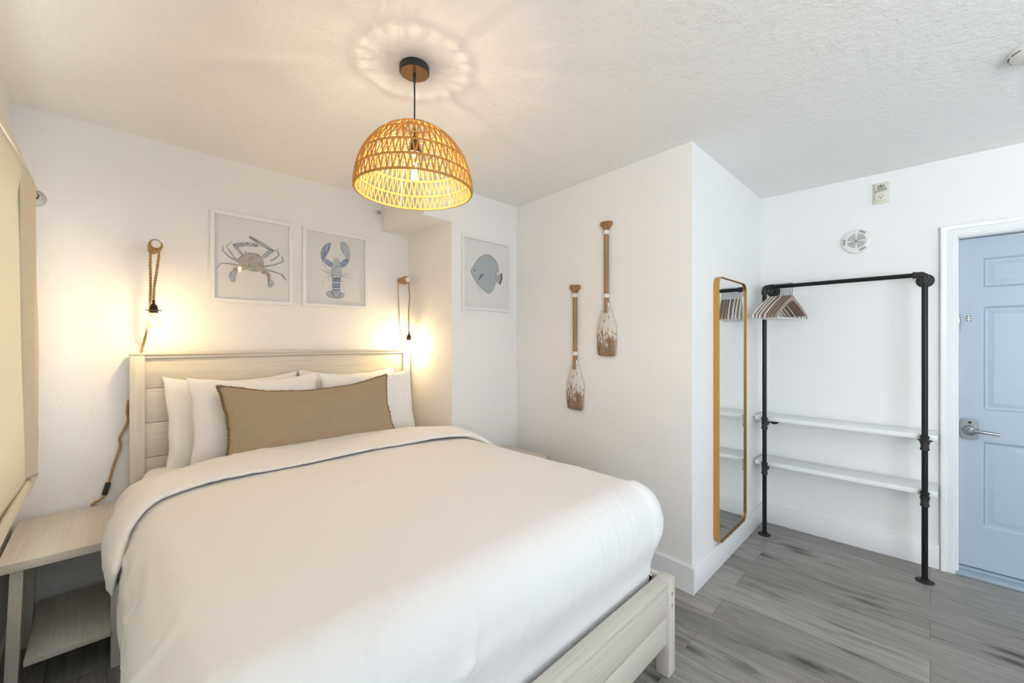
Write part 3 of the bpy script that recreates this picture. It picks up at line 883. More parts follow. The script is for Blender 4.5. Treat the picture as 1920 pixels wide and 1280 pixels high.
# left lamp: peg at (0.178, 2.95, 1.855); socket top at z 1.555
def build_left():
    px, pz = 0.176, 1.858
    t, yf = sconce('rope wall lamp with clear bulb left of the crab picture', px, pz, 2.715, None)
    yb = yf+0.02
    b = bmesh.new()
    rope(b, [(0.012, yb, -0.015), (0.012, yb, -0.05), (0.004, yb, -0.13), (-0.006, yb, -0.22), (-0.008, yb, -0.285)], 0.0034, 0.0036, 0.028)
    obj('hanging_cord', b, M['jute'], t)
    b = bmesh.new()
    rope(b, [(-0.016, yb+0.02, 0.0), (-0.020, yb+0.02, -0.08), (-0.018, yb+0.03, -0.2), (-0.020, yb+0.05, -0.32), (-0.028, yb+0.08, -0.42), (-0.036, -0.012, -0.50), (-0.046, -0.012, -0.56), (-0.050, -0.012, -0.70), (-0.052, -0.012, -0.76), (-0.092, -0.012, -0.795), (-0.1, -0.012, -0.85), (-0.098, -0.012, -0.905), (-0.128, -0.012, -0.985),
              (-0.126, -0.012, -1.03), (-0.150, -0.012, -1.12), (-0.164, -0.012, -1.19), (-0.176, -0.012, -1.235), (-0.180, -0.012, -1.262), (-0.198, -0.014, -1.285), (-0.225, -0.010, -1.30), (-0.235, -0.008, -1.36)], 0.0034, 0.0036, 0.03)
    obj('power_cord', b, M['jute'], t)
    b = bmesh.new(); g = box(b, -0.011, 0.011, -0.010, 0.010, -0.031, 0.031, bev=0.004)
    bmesh.ops.rotate(b, verts=b.verts[:], cent=(0, 0, 0), matrix=Matrix.Rotation(R(14), 3, 'Y'))
    bmesh.ops.translate(b, verts=b.verts[:], vec=(-0.177, -0.014, -1.235)); obj('inline_switch', b, M['rubber'], t)
    sock(t, (-0.008, yb, -0.285))
def sock(t, p):
    b = bmesh.new()
    lathe(b, [(0, 0.006), (0.0055, 0.006), (0.006, -0.014), (0.012, -0.020), (0.0165, -0.030), (0.0175, -0.044), (0.024, -0.045), (0.024, -0.0485), (0.0175, -0.050), (0.0175, -0.060), (0, -0.061)], 26)
    cyl(b, (0.016, 0, -0.047), (0.032, 0, -0.047), 0.0025, 8); cyl(b, (-0.016, 0, -0.047), (-0.032, 0, -0.047), 0.0025, 8)
    s = obj('socket', b, M['bronze'], t); s.location = p
    b = bulb_parts(t, 0, 0.034, SC_POWER, WARM); b.location = (p[0], p[1], p[2]-0.060)
SC_POWER = 1.5
build_left()
SC_POWER = 5.2
def build_right():
    px, pz = 1.642, 1.845
    t, yf = sconce('rope wall lamp with clear bulb in the niche beside the right bedpost', px, pz, 2.80, None)
    yb = yf+0.012
    b = bmesh.new()
    rope(b, [(0.012, yb, -0.015), (0.014, yb, -0.06), (0.020, yb, -0.14), (0.012, yb, -0.24), (0.012, yb, -0.33), (0.014, yb, -0.405)], 0.0030, 0.0032, 0.026)
    obj('hanging_cord', b, M['jute'], t)
    b = bmesh.new()
    rope(b, [(-0.014, -0.03, -0.01), (-0.010, -0.02, -0.06), (0.000, -0.012, -0.20), (0.006, -0.012, -0.32), (0.016, -0.012, -0.42), (0.026, -0.012, -0.52), (0.028, -0.012, -0.60), (0.03, -0.012, -1.2)], 0.0016, 0.0018, 0.02)
    obj('power_cord', b, M['jute'], t)
    sock(t, (0.014, yb, -0.405))
build_right()

# ------------------------------------------------------------------ ceiling pendant
pend = thing('woven_pendant_lamp', 'woven golden dome pendant lamp hanging from the ceiling', 'pendant lamp', (0.870, 1.435, 1.965))
PZ = H-1.965
b = bmesh.new(); lathe(b, [(0, PZ), (0.056, PZ), (0.058, PZ-0.003), (0.058, PZ-0.026), (0.056, PZ-0.028), (0, PZ-0.028)], 40); can = obj('canopy', b, M['rubber'], pend)
b = bmesh.new(); lathe(b, [(0, 0), (0.0545, 0), (0.0545, -0.0012), (0, -0.0012)], 40, Matrix.Translation((0, 0, PZ-0.028))); tag(obj('canopy_face', b, mat('bronze_canopy_face', (0.20, 0.10, 0.035), 0.45, 0.3), can), 'brown underside of the canopy')
b = bmesh.new(); lathe(b, [(0, PZ-0.028), (0.006, PZ-0.028), (0.006, PZ-0.060), (0.004, PZ-0.064), (0, PZ-0.064)], 16); obj('cord_grip', b, M['rubber'], can)
b = bmesh.new(); tube(b, [(0, 0, PZ-0.05), (0.001, 0.001, 0.36), (0, 0, 0.20)], 0.0032, 10); obj('cord', b, M['rubber'], pend)
SR, SH = 0.225, 0.258
def prof(z): return SR*math.sqrt(max(0, 1-(z/SH)**2))
levels = [0.0, 0.055, 0.115, 0.185, 0.236]
def sp(a, z, off=0.0):
    r = prof(z)+off; return Vector((r*math.cos(a), r*math.sin(a), z))
b = bmesh.new()
for lv in levels:
    rr = prof(lv)
    th = 0.0042 if lv > 0 else 0.005
    tube(b, [sp(2*math.pi*k/90, lv) for k in range(90)], th, 8, closed=True)
    # the binding wound round the hoop
tube(b, [sp(2*math.pi*k/40, 0.2535) for k in range(40)], 0.004, 6, closed=True)
obj('hoops', b, M['shade_rope'], pend)
ns = [62, 60, 54, 38, 18]
lv2 = levels+[0.2535]
for bi in range(5):
    z0, z1 = lv2[bi], lv2[bi+1]
    b = bmesh.new(); n = ns[bi]
    for k in range(n):
        a0 = 2*math.pi*k/n + bi*0.3; da = 2*math.pi/n
        j = lambda: random.uniform(-0.12, 0.12)*da
        for (p, q) in ((a0+j(), a0+da*0.5+j()), (a0+da*1.0+j(), a0+da*0.58+j())):
            # strand from lower hoop to upper hoop and back, making a V
            dirs = (p, q)
            off = random.uniform(0.001, 0.004)
            tube(b, [sp(dirs[0]+(dirs[1]-dirs[0])*s_/4, z0+(z1-z0)*s_/4, off) for s_ in range(5)], 0.0029, 5)
    obj('rope_weave', b, M['shade_rope'], pend)
b = bmesh.new()
for k in range(6):
    a = 2*math.pi*k/6+0.25
    tube(b, [sp(a, z, -0.006) for z in [0, 0.04, 0.08, 0.12, 0.16, 0.2, 0.23, 0.25]], 0.0016, 6)
    tube(b, [(0, 0, 0.235), sp(a, 0.243, -0.004)], 0.0016, 6)
obj('wire_frame', b, M['wire'], pend)
b = bmesh.new()
lathe(b, [(0, 0.215), (0.010, 0.215), (0.012, 0.200), (0.020, 0.192), (0.021, 0.160), (0.027, 0.158), (0.027, 0.150), (0.021, 0.148), (0.021, 0.138), (0, 0.138)], 26)
obj('socket', b, M['rubber'], pend)
bulb_parts(pend, 0.142, 0.023, 6.0, (1.0, 0.88, 0.74), long_=True, size=0.016)

# ------------------------------------------------------------------ pictures
CRAB= {'body': [(-0.092,-0.016),(-0.078,0.003),(-0.059,0.023),(-0.035,0.038),(-0.006,0.044),(0.024,0.04),(0.044,0.026),(0.053,0.004),(0.053,-0.03),(0.044,-0.054),(0.019,-0.066),(-0.02,-0.067),(-0.044,-0.057),(-0.063,-0.037),(-0.08,-0.025)],'pincer_l': [(-0.108,0.078),(-0.087,0.09),(-0.059,0.099),(-0.03,0.104),(0.004,0.102),(0.022,0.096),(0.017,0.087),(-0.008,0.086),(-0.035,0.086),(-0.063,0.077),(-0.092,0.07)],'pincer_r': [(0.111,0.076),(0.093,0.076),(0.069,0.087),(0.029,0.104),(-0.001,0.121),(-0.023,0.137),(-0.018,0.144),(-0.001,0.138),(0.039,0.12),(0.069,0.105),(0.1,0.086)],'arm_l': [(-0.063,0.022),(-0.087,0.051),(-0.103,0.073),(-0.089,0.078),(-0.071,0.048),(-0.049,0.026)],'arm_r': [(0.049,0.029),(0.064,0.052),(0.093,0.082),(0.11,0.073),(0.085,0.049),(0.064,0.026)],'pad_l': [(-0.101,-0.072),(-0.085,-0.073),(-0.096,-0.105),(-0.099,-0.141),(-0.115,-0.14),(-0.126,-0.113),(-0.119,-0.088)],'pad_r': [(0.081,-0.119),(0.09,-0.11),(0.108,-0.122),(0.106,-0.149),(0.087,-0.158),(0.081,-0.142)],'base_l': [(-0.063,-0.037),(-0.078,-0.047),(-0.101,-0.056),(-0.106,-0.075),(-0.085,-0.076),(-0.063,-0.07),(-0.04,-0.059)],'base_r': [(0.044,-0.057),(0.064,-0.058),(0.087,-0.069),(0.091,-0.089),(0.077,-0.091),(0.064,-0.078),(0.042,-0.075)],'pad_r2': [(0.075,-0.085),(0.091,-0.083),(0.087,-0.113),(0.081,-0.119)]}
CRAB_L= {'L1': [(-0.094,-0.006),(-0.119,0.032),(-0.14,0.065),(-0.113,0.099)],'L2': [(-0.085,-0.018),(-0.129,0.006),(-0.159,0.037),(-0.157,0.07)],'L3': [(-0.068,-0.04),(-0.124,-0.037),(-0.167,-0.04),(-0.191,-0.078)],'R1': [(0.095,0.01),(0.116,0.025),(0.143,0.052),(0.129,0.088)],'R2': [(0.052,-0.033),(0.116,-0.013),(0.166,0.014),(0.158,0.045)],'R3': [(0.052,-0.048),(0.106,-0.056),(0.158,-0.07),(0.185,-0.106)]}
LOB= {'claw_l': [(-0.103,0.071),(-0.106,0.114),(-0.087,0.155),(-0.063,0.178),(-0.041,0.184),(-0.047,0.155),(-0.06,0.141),(-0.05,0.136),(-0.063,0.108),(-0.075,0.084),(-0.09,0.069)],'claw_r': [(0.025,0.19),(0.039,0.205),(0.065,0.2),(0.088,0.164),(0.095,0.119),(0.088,0.085),(0.069,0.095),(0.046,0.131),(0.026,0.167),(0.042,0.176)],'arm_l': [(-0.101,0.068),(-0.084,0.075),(-0.028,0.043),(-0.036,0.018),(-0.063,0.026),(-0.087,0.045)],'arm_r': [(0.088,0.091),(0.069,0.093),(0.023,0.05),(0.033,0.025),(0.065,0.042),(0.085,0.068)],'carapace': [(-0.019,0.062),(-0.003,0.084),(0.016,0.067),(0.029,0.025),(0.033,-0.04),(0.023,-0.053),(-0.025,-0.058),(-0.035,-0.041),(-0.036,0.016)],'t1': [(-0.03,-0.06),(0.027,-0.054),(0.027,-0.073),(-0.03,-0.079)],'t2': [(-0.029,-0.082),(0.027,-0.076),(0.026,-0.095),(-0.029,-0.101)],'t3': [(-0.03,-0.104),(0.026,-0.099),(0.025,-0.116),(-0.03,-0.121)],'t4': [(-0.029,-0.125),(0.025,-0.12),(0.025,-0.138),(-0.029,-0.143)],'t5': [(-0.031,-0.147),(0.025,-0.142),(0.027,-0.159),(-0.031,-0.164)],'fan_l': [(-0.028,-0.156),(-0.053,-0.153),(-0.069,-0.169),(-0.063,-0.187),(-0.038,-0.198),(-0.012,-0.196)],'fan_r': [(0.023,-0.158),(0.046,-0.159),(0.053,-0.175),(0.042,-0.192),(0.007,-0.198),(-0.006,-0.193)],'fan_c': [(-0.025,-0.165),(0.023,-0.161),(0.013,-0.191),(0.0,-0.199),(-0.012,-0.193)]}
LOB_L= {'a': [(-0.038,-0.019),(-0.075,0.002),(-0.099,0.046)],'b': [(-0.036,-0.025),(-0.084,-0.018),(-0.106,-0.002)],'c': [(-0.035,-0.044),(-0.069,-0.025),(-0.074,-0.033)],'d': [(-0.033,-0.051),(-0.069,-0.048),(-0.049,-0.081)],'e': [(0.0,-0.008),(0.067,0.036),(0.064,-0.014)],'f': [(0.033,-0.037),(0.085,-0.016),(0.112,-0.026)],'g': [(0.034,-0.044),(0.072,-0.04),(0.113,-0.048)],'h': [(0.036,-0.059),(0.055,-0.149)],'i': [(-0.081,-0.053),(-0.098,-0.114)],'j': [(-0.016,0.07),(-0.031,0.1),(-0.05,0.113)],'k': [(0.01,0.074),(0.026,0.115)],'s0': [(-0.03,-0.06),(0.027,-0.055)],'s1': [(-0.029,-0.081),(0.027,-0.078)],'s2': [(-0.029,-0.102),(0.026,-0.099)],'s3': [(-0.029,-0.123),(0.025,-0.119)],'s4': [(-0.029,-0.144),(0.025,-0.142)],'s5': [(-0.036,-0.155),(-0.012,-0.196),(0.013,-0.194),(0.027,-0.161)]}
FISH= {'body': [(-0.153,0.004),(-0.141,0.038),(-0.117,0.074),(-0.079,0.117),(-0.04,0.142),(0.0,0.158),(0.04,0.154),(0.076,0.136),(0.107,0.108),(0.123,0.072),(0.121,0.04),(0.086,0.017),(0.094,-0.013),(0.097,-0.04),(0.081,-0.08),(0.055,-0.116),(0.025,-0.139),(-0.01,-0.13),(-0.05,-0.107),(-0.084,-0.08),(-0.122,-0.044)],'tail': [(0.092,0.006),(0.123,0.021),(0.144,0.026),(0.134,-0.016),(0.123,-0.052),(0.1,-0.039)],'tailtip': [(0.144,0.028),(0.16,0.031),(0.164,-0.001),(0.153,-0.038),(0.138,-0.061),(0.127,-0.052),(0.139,-0.016)],'fin': [(-0.081,-0.047),(-0.069,-0.016),(-0.04,0.005),(-0.03,0.0),(-0.06,-0.032)]}
FISH_L= {'a': [(-0.096,-0.067),(-0.069,-0.112),(-0.035,-0.15)],'b': [(-0.103,-0.067),(-0.079,-0.106),(-0.06,-0.137)]}
FISH['body'][11] = (FISH['body'][11][0]+0.010, FISH['body'][11][1])
EYE= [(-0.119,0.021)]

def picture(name, label, cx, cz, w, h, ywall, art):
    t = thing(name, label, 'picture', (cx, ywall, cz), group='framed sea animal prints')
    fw, d = 0.021, 0.020
    def q(p0, p1, p2, p3):   # mitred frame member
        bm = bmesh.new()
        A = [bm.verts.new((x, 0, z)) for x, z in (p0, p1, p2, p3)]; B = [bm.verts.new((x, -d, z)) for x, z in (p0, p1, p2, p3)]
        bm.faces.new(A); bm.faces.new(B)
        for i in range(4): bm.faces.new((A[i], A[(i+1) % 4], B[(i+1) % 4], B[i]))
        return bm
    a, c = w/2, h/2; ai, ci = a-fw, c-fw
    for pts in (((-a, -c), (a, -c), (ai, -ci), (-ai, -ci)), ((a, -c), (a, c), (ai, ci), (ai, -ci)), ((a, c), (-a, c), (-ai, ci), (ai, ci)), ((-a, c), (-a, -c), (-ai, -ci), (-ai, ci))):
        obj('frame_bar', q(*pts), M['frame'], t)
    bm = bmesh.new(); box(bm, -ai, ai, -0.006, -0.001, -ci, ci); pap = obj('art_paper', bm, M['paper'], t)
    bm = bmesh.new(); box(bm, -ai, ai, -0.0125, -0.0115, -ci, ci); obj('glass', bm, M['pane'], t)
    art(pap)
    return t
LAYER = [0]
def flat(bm, pts, y, mi):
    LAYER[0] += 1; y = -0.0063-0.00009*(LAYER[0] % 52)
    vs_ = [bm.verts.new((x, y, z)) for x, z in pts]
    f = bm.faces.new(vs_); f.material_index = mi
def line(bm, pts, w0, w1, y, mi):
    LAYER[0] += 1; y = -0.0063-0.00009*(LAYER[0] % 52)
    n = len(pts)
    Ls, Rs = [], []
    for i in range(n):
        p = Vector(pts[i]); a = Vector(pts[max(i-1, 0)]); c = Vector(pts[min(i+1, n-1)])
        d = (c-a).normalized(); nn = Vector((-d.y, d.x)); w = w0+(w1-w0)*i/(n-1)
        Ls.append(bm.verts.new((p.x+nn.x*w, y, p.y+nn.y*w))); Rs.append(bm.verts.new((p.x-nn.x*w, y, p.y-nn.y*w)))
    for i in range(n-1):
        f = bm.faces.new((Ls[i], Ls[i+1], Rs[i+1], Rs[i])); f.material_index = mi
def smooth_loop(pts, k=4):
    out = []; n = len(pts)
    for i in range(n):
        p0, p1, p2, p3 = [Vector(pts[(i+j-1) % n]) for j in range(4)]
        for s_ in range(k):
            t = s_/k; q = 0.5*((2*p1)+(-p0+p2)*t+(2*p0-5*p1+4*p2-p3)*t*t+(-p0+3*p1-3*p2+p3)*t**3)
            out.append((q.x, q.y))
    return out
def outline(bm, pts, w, y, mi):
    p = list(pts)+[pts[0]]; line(bm, p, w, w, y, mi)
def finish(bm, mats, name, parent):
    me = bpy.data.meshes.new(name)
    bmesh.ops.triangulate(bm, faces=[f for f in bm.faces if len(f.verts) > 4])
    bm.normal_update()
    bmesh.ops.reverse_faces(bm, faces=[f for f in bm.faces if f.normal.y > 0])
    bm.to_mesh(me); bm.free()
    for m in mats: me.materials.append(m)
    o = bpy.data.objects.new(name, me); COL.objects.link(o); o.parent = parent
    return o
def crab_art(par):
    LAYER[0] = 0
    bm = bmesh.new()
    mats = [M['crab_shell'], M['crab_limb'], M['crab_joint'], M['ink'], M['ink_soft'], M['lob_blue']]
    y = -0.0063
    for k, v in CRAB_L.items():
        line(bm, v, 0.0058, 0.0016, y, 5 if k[0] == 'L' else 3)
        line(bm, v[:2], 0.0048, 0.0038, y, 1)
        line(bm, v[1:3], 0.0026, 0.0020, y, 1)
    for k, v in CRAB.items():
        s_ = smooth_loop(v)
        mi = 0 if k == 'body' else (2 if k.startswith('base') or k == 'pad_r2' else 1)
        dy = -0.0003 if k == 'body' else -0.0002
        flat(bm, s_, y+dy, mi)
        if not k.startswith('base'): outline(bm, s_, 0.0010, y+dy-0.0001, 4)
    for (a, c) in ((-0.043, 0.044), (0.022, 0.036), (-0.034, 0.10), (0.118, 0.078), (-0.102, 0.082), (0.0, 0.100)):
        flat(bm, [(a+0.005*math.cos(q), c+0.003*math.sin(q)) for q in [i*math.pi/4 for i in range(8)]], y-0.0006, 3)
    for pts in ([(0.022, 0.096), (0.010, 0.092), (0.0, 0.093)], [(-0.022, 0.143), (0.005, 0.128), (0.02, 0.12)], [(0.068, 0.088), (0.095, 0.078), (0.111, 0.076)]):
        line(bm, pts, 0.0018, 0.0012, y-0.0006, 3)
    finish(bm, mats, 'crab_drawing', par)
def lob_art(par):
    LAYER[0] = 0
    bm = bmesh.new(); mats = [M['lob_blue'], M['lob_pale'], M['ink'], M['ink_soft']]; y = -0.0063
    for k, v in LOB_L.items():
        if k[0] == 's': continue
        w = 0.0013 if k in 'abcdefg' else 0.0006
        line(bm, v, w, w*0.7, y, 3)
    for k, v in LOB.items():
        s_ = smooth_loop(v) if not (k[0] == 't') else v
        flat(bm, s_, y-0.0002, 0 if k in ('claw_l', 'arm_l', 'arm_r') or k in ('t3', 't1') else 1)
        outline(bm, s_, 0.0007, y-0.0003, 2 if k[:3] in ('cla', 'fan') else 3)
    for k, v in LOB_L.items():
        if k[0] == 's': line(bm, v, 0.0016, 0.0016, y-0.0006, 2)
    for (a, c) in ((-0.003, 0.026), (0.010, 0.026)):
        flat(bm, [(a+0.003*math.cos(q), c+0.003*math.sin(q)) for q in [i*math.pi/4 for i in range(8)]], y-0.0006, 2)
    finish(bm, mats, 'lobster_drawing', par)
def fish_art(par):
    LAYER[0] = 0
    bm = bmesh.new(); mats = [M['fish'], M['fin_tan'], M['ink'], M['ink_soft']]; y = -0.0063
    for v in FISH_L.values(): line(bm, v, 0.0015, 0.0005, y, 1)
    flat(bm, smooth_loop(FISH['tail']), y-0.0001, 1)
    flat(bm, smooth_loop(FISH['tailtip']), y-0.0002, 3)
    s_ = smooth_loop(FISH['body']); 
    c = Vector((sum(p[0] for p in s_)/len(s_), sum(p[1] for p in s_)/len(s_)))
    flat(bm, s_, y-0.0003, 1); flat(bm, [tuple(c+(Vector(p)-c)*0.94) for p in s_], y-0.0005, 0)
    outline(bm, s_, 0.0006, y-0.0004, 3)
    flat(bm, smooth_loop(FISH['fin']), y-0.0007, 3)
    ex, ez = EYE[0]
    for r, m_, dy in ((0.013, 1, 0.0007), (0.0075, 2, 0.0009)):
        flat(bm, [(ex+r*0.8*math.cos(i*math.pi/8), ez+r*math.sin(i*math.pi/8)) for i in range(16)], y-dy, m_)
    finish(bm, mats, 'fish_drawing', par)
picture('framed_crab_print', 'white framed watercolour print of a crab above the headboard', 0.649, 1.873, 0.443, 0.537, 2.95, crab_art)
picture('framed_lobster_print', 'white framed watercolour print of a blue lobster above the headboard', 1.158, 1.874, 0.452, 0.532, 2.95, lob_art)
picture('framed_fish_print', 'white framed print of a round striped blue fish beside the niche', 2.048, 1.872, 0.480, 0.540, 2.36, fish_art)

# sidewall sprinkler
spk = thing('sprinkler_head', 'small sidewall fire sprinkler head high on the wall above the lobster picture', 'sprinkler', (1.455, 2.95, 2.335))
b = bmesh.new(); lathe(b, [(0, 0), (0.030, 0), (0.028, 0.006), (0.012, 0.010), (0.011, 0.03), (0, 0.03)], 24, Matrix.Rotation(R(90), 4, 'X')); obj('escutcheon', b, M['white_pl'], spk)
b = bmesh.new(); tube(b, [(0.009, -0.03, 0), (0.012, -0.042, 0), (0.004, -0.056, 0)], 0.0022, 6); tube(b, [(-0.009, -0.03, 0), (-0.012, -0.042, 0), (-0.004, -0.056, 0)], 0.0022, 6); lathe(b, [(0, 0.056), (0.012, 0.056), (0.013, 0.058), (0, 0.058)], 18, Matrix.Rotation(R(90), 4, 'X')); box(b, -0.014, 0.014, -0.058, -0.045, 0.011, 0.0125)
obj('deflector', b, M['chrome'], spk)

# ------------------------------------------------------------------ oars on the right wall
def oar(label, y, ztop, zbot, tilt):
    t = thing('wooden_oar', label, 'oar', (XR+(XR2-XR)*(y-YM)/(YF2-YM)-0.0145, y, zbot), (R(tilt), 0, R(-4.14)), group='wooden oars on the wall')
    Ln = ztop-zbot; bl = 0.308
    # blade outline in (y,z)
    out = [(-0.065, 0.008), (-0.052, 0.001), (0.0, 0.0), (0.052, 0.002), (0.066, 0.011), (0.070, 0.06), (0.073, 0.13), (0.073, 0.180), (0.068, 0.196), (0.040, 0.272), (0.013, 0.350), (-0.013, 0.350), (-0.040, 0.272), (-0.068, 0.196), (-0.073, 0.180), (-0.073, 0.13), (-0.070, 0.06)]
    b = bmesh.new(); prism(b, out, -0.006, 0.006, 'x'); 
    es = [e for e in b.edges if abs(e.verts[0].co.x-e.verts[1].co.x) < 1e-6]
    bmesh.ops.bevel(b, geom=es, offset=0.003, segments=2, profile=0.5, affect='EDGES')
    tag(obj('blade', b, M['blade'], t, angle=50), 'blade with flaking white paint')
    b = bmesh.new(); tube(b, [(-0.002, 0, 0.280), (-0.002, 0, Ln-0.03)], 0.0145, 18); obj('shaft', b, M['oar'], t)
    # T-grip, carved
    b = bmesh.new()
    g = [(-0.0145, Ln-0.056), (-0.017, Ln-0.044), (-0.030, Ln-0.036), (-0.040, Ln-0.026), (-0.041, Ln-0.013), (-0.033, Ln-0.005), (-0.012, Ln-0.004), (0.012, Ln-0.001), (0.032, Ln), (0.041, Ln-0.009), (0.040, Ln-0.022), (0.029, Ln-0.036), (0.017, Ln-0.044), (0.0145, Ln-0.056)]
    prism(b, smooth_loop(g, 3), -0.013, 0.011, 'x')
    es = [e for e in b.edges if abs(e.verts[0].co.x-e.verts[1].co.x) < 1e-6]
    bmesh.ops.bevel(b, geom=es, offset=0.003, segments=2, profile=0.5, affect='EDGES')
    obj('grip', b, M['oar'], t, angle=60)
    for z in (Ln-0.085, 0.380):
        b = bmesh.new()
        for k in range(5): tube(b, [( -0.002+0.0165*math.cos(2*math.pi*i/20), 0.0165*math.sin(2*math.pi*i/20), z+k*0.005) for i in range(20)], 0.003, 6, closed=True)
        tag(obj('cord_wrap', b, M['hang_white'], t), 'white cord binding')
oar('wooden oar with white flaked blade, lower one on the left', 1.728, 1.764, 0.897, 0)
oar('wooden oar with white flaked blade, higher one on the right', 1.464, 2.146, 1.274, 0)

# ------------------------------------------------------------------ mirror
mir = thing('wall_mirror', 'tall rounded gold framed mirror on the short wall', 'mirror', (2.845, 0.91, 0.96))
mw, mh, md = 0.520, 1.600, 0.034
def rring(bm, w, h, r, fw, y0, y1):
    O = rrect(0, 0, w, h, r, 8); I = rrect(0, 0, w-2*fw, h-2*fw, max(r-fw, 0.004), 8)
    n = len(O)
    vs4 = [[bm.verts.new((x, yy, z)) for x, z in ring] for ring, yy in ((O, y0), (O, y1), (I, y1), (I, y0))]
    for k in range(4):
        a, c = vs4[k], vs4[(k+1) % 4]
        for i in range(n): bm.faces.new((a[i], a[(i+1) % n], c[(i+1) % n], c[i]))
b = bmesh.new(); rring(b, mw, mh, 0.055, 0.004, 0, -md); obj('frame', b, M['gold'], mir, angle=35)
b = bmesh.new(); rring(b, mw-0.008, mh-0.008, 0.051, 0.003, -0.018, -md+0.006); obj('inner_lip', b, M['gold_in'], mir, angle=35)
b = bmesh.new(); prism(b, rrect(0, 0, mw-0.0135, mh-0.0135, 0.048, 8), -0.018, -0.024, 'y'); obj('mirror_glass', b, M['mirror'], mir, smooth=False)
b = bmesh.new(); prism(b, rrect(0, 0, mw-0.0135, mh-0.0135, 0.048, 8), -0.001, -0.017, 'y'); obj('backing', b, M['rubber'], mir, smooth=False)

# ------------------------------------------------------------------ clothes rack
RX, RY0, RY1, RZ = 3.33, 0.022, 0.826, 1.752
rack = thing('pipe_clothes_rack', 'black iron pipe clothes rack fixed to the wall by the door', 'clothes rack', (RX, (RY0+RY1)/2, 0))
rc = rack.location.y; wx = XC-RX
pr = 0.0138
def flange(bm, p, axis):
    if axis == 'z': m_ = Matrix.Translation(p)
    else: m_ = Matrix.Translation(p) @ Matrix.Rotation(R(-90), 4, 'Y')
    lathe(bm, [(0, 0), (0.041, 0), (0.042, 0.0015), (0.041, 0.0045), (0.022, 0.0065), (0.019, 0.009), (0.019, 0.018), (0, 0.018)], 32, m_)
for y in (RY0-rc, RY1-rc):
    b = bmesh.new(); cyl(b, (0, y, 0.015), (0, y, RZ), pr); obj('upright_pipe', b, M['black'], rack)
    b = bmesh.new(); flange(b, (0, y, 0), 'z'); obj('floor_flange', b, M['black_fit'], rack)
    b = bmesh.new(); s_ = 1 if y < 0 else -1
    tube(b, [(0, y, RZ-0.050), (0, y, RZ-0.046), (0, y, RZ-0.018), (0, y+s_*0.003, RZ-0.006), (0, y+s_*0.012, RZ), (0, y+s_*0.030, RZ), (0, y+s_*0.046, RZ), (0, y+s_*0.050, RZ)], [0.0190, 0.0198, 0.0172, 0.0176, 0.0176, 0.0172, 0.0198, 0.0190], 20)
    tube(b, [(0, y, RZ-0.01), (0.02, y, RZ-0.01), (0.035, y, RZ-0.01), (0.04, y, RZ-0.01)], [0.016, 0.017, 0.0190, 0.0190], 20)
    obj('elbow_fitting', b, M['black_fit'], rack)
    b = bmesh.new(); cyl(b, (0, y, RZ-0.01), (wx-0.012, y, RZ-0.01), pr); obj('wall_pipe', b, M['black'], rack)
    b = bmesh.new(); flange(b, (wx, y, RZ-0.01), 'x'); f = obj('wall_flange', b, M['black_fit'], rack)
    for q in (45, 135, 225, 315):
        b = bmesh.new(); lathe(b, [(0, 0.0001), (0.0045, 0.0001), (0.0045, 0.0012), (0, 0.0012)], 10, Matrix.Translation((wx-0.0055, y+0.034*math.cos(R(q)), RZ-0.01+0.034*math.sin(R(q)))) @ Matrix.Rotation(R(-90), 4, 'Y'))
        obj('screw_hole', b, M['dark'], f)
    for z in (0.790, 0.470):
        b = bmesh.new(); cyl(b, (0, y, z), (wx-0.012, y, z), pr*0.95); obj('bracket_pipe', b, M['black'], rack)
        b = bmesh.new(); flange(b, (wx, y, z), 'x'); obj('wall_flange', b, M['black_fit'], rack)
        b = bmesh.new()
        tube(b, [(0, y, z+0.042), (0, y, z+0.040), (0, y, z+0.030), (0, y, z+0.026), (0, y, z-0.026), (0, y, z-0.030), (0, y, z-0.040), (0, y, z-0.042)], [0.0160, 0.0200, 0.0200, 0.0178, 0.0178, 0.0200, 0.0200, 0.0160], 20)
        tube(b, [(0, y, z), (0.022, y, z), (0.024, y, z), (0.036, y, z), (0.037, y, z)], [0.018, 0.018, 0.0215, 0.0215, 0.017], 20)
        obj('tee_fitting', b, M['black_fit'], rack)
b = bmesh.new(); cyl(b, (0, RY0-rc, RZ), (0, RY1-rc, RZ), pr*0.95); obj('hanging_rail', b, M['black'], rack)
for z, lab in ((0.8055, 'white shelf board on the pipe rack, upper of two'), (0.4855, 'white shelf board on the pipe rack, lower of two')):
    b = bmesh.new(); box(b, 3.352, 3.562, -0.030, 0.893, z, z+0.029, bev=0.0015)
    tag(obj('shelf_board', b, M['shelf']), lab, 'shelf', 'white shelf boards on the rack')

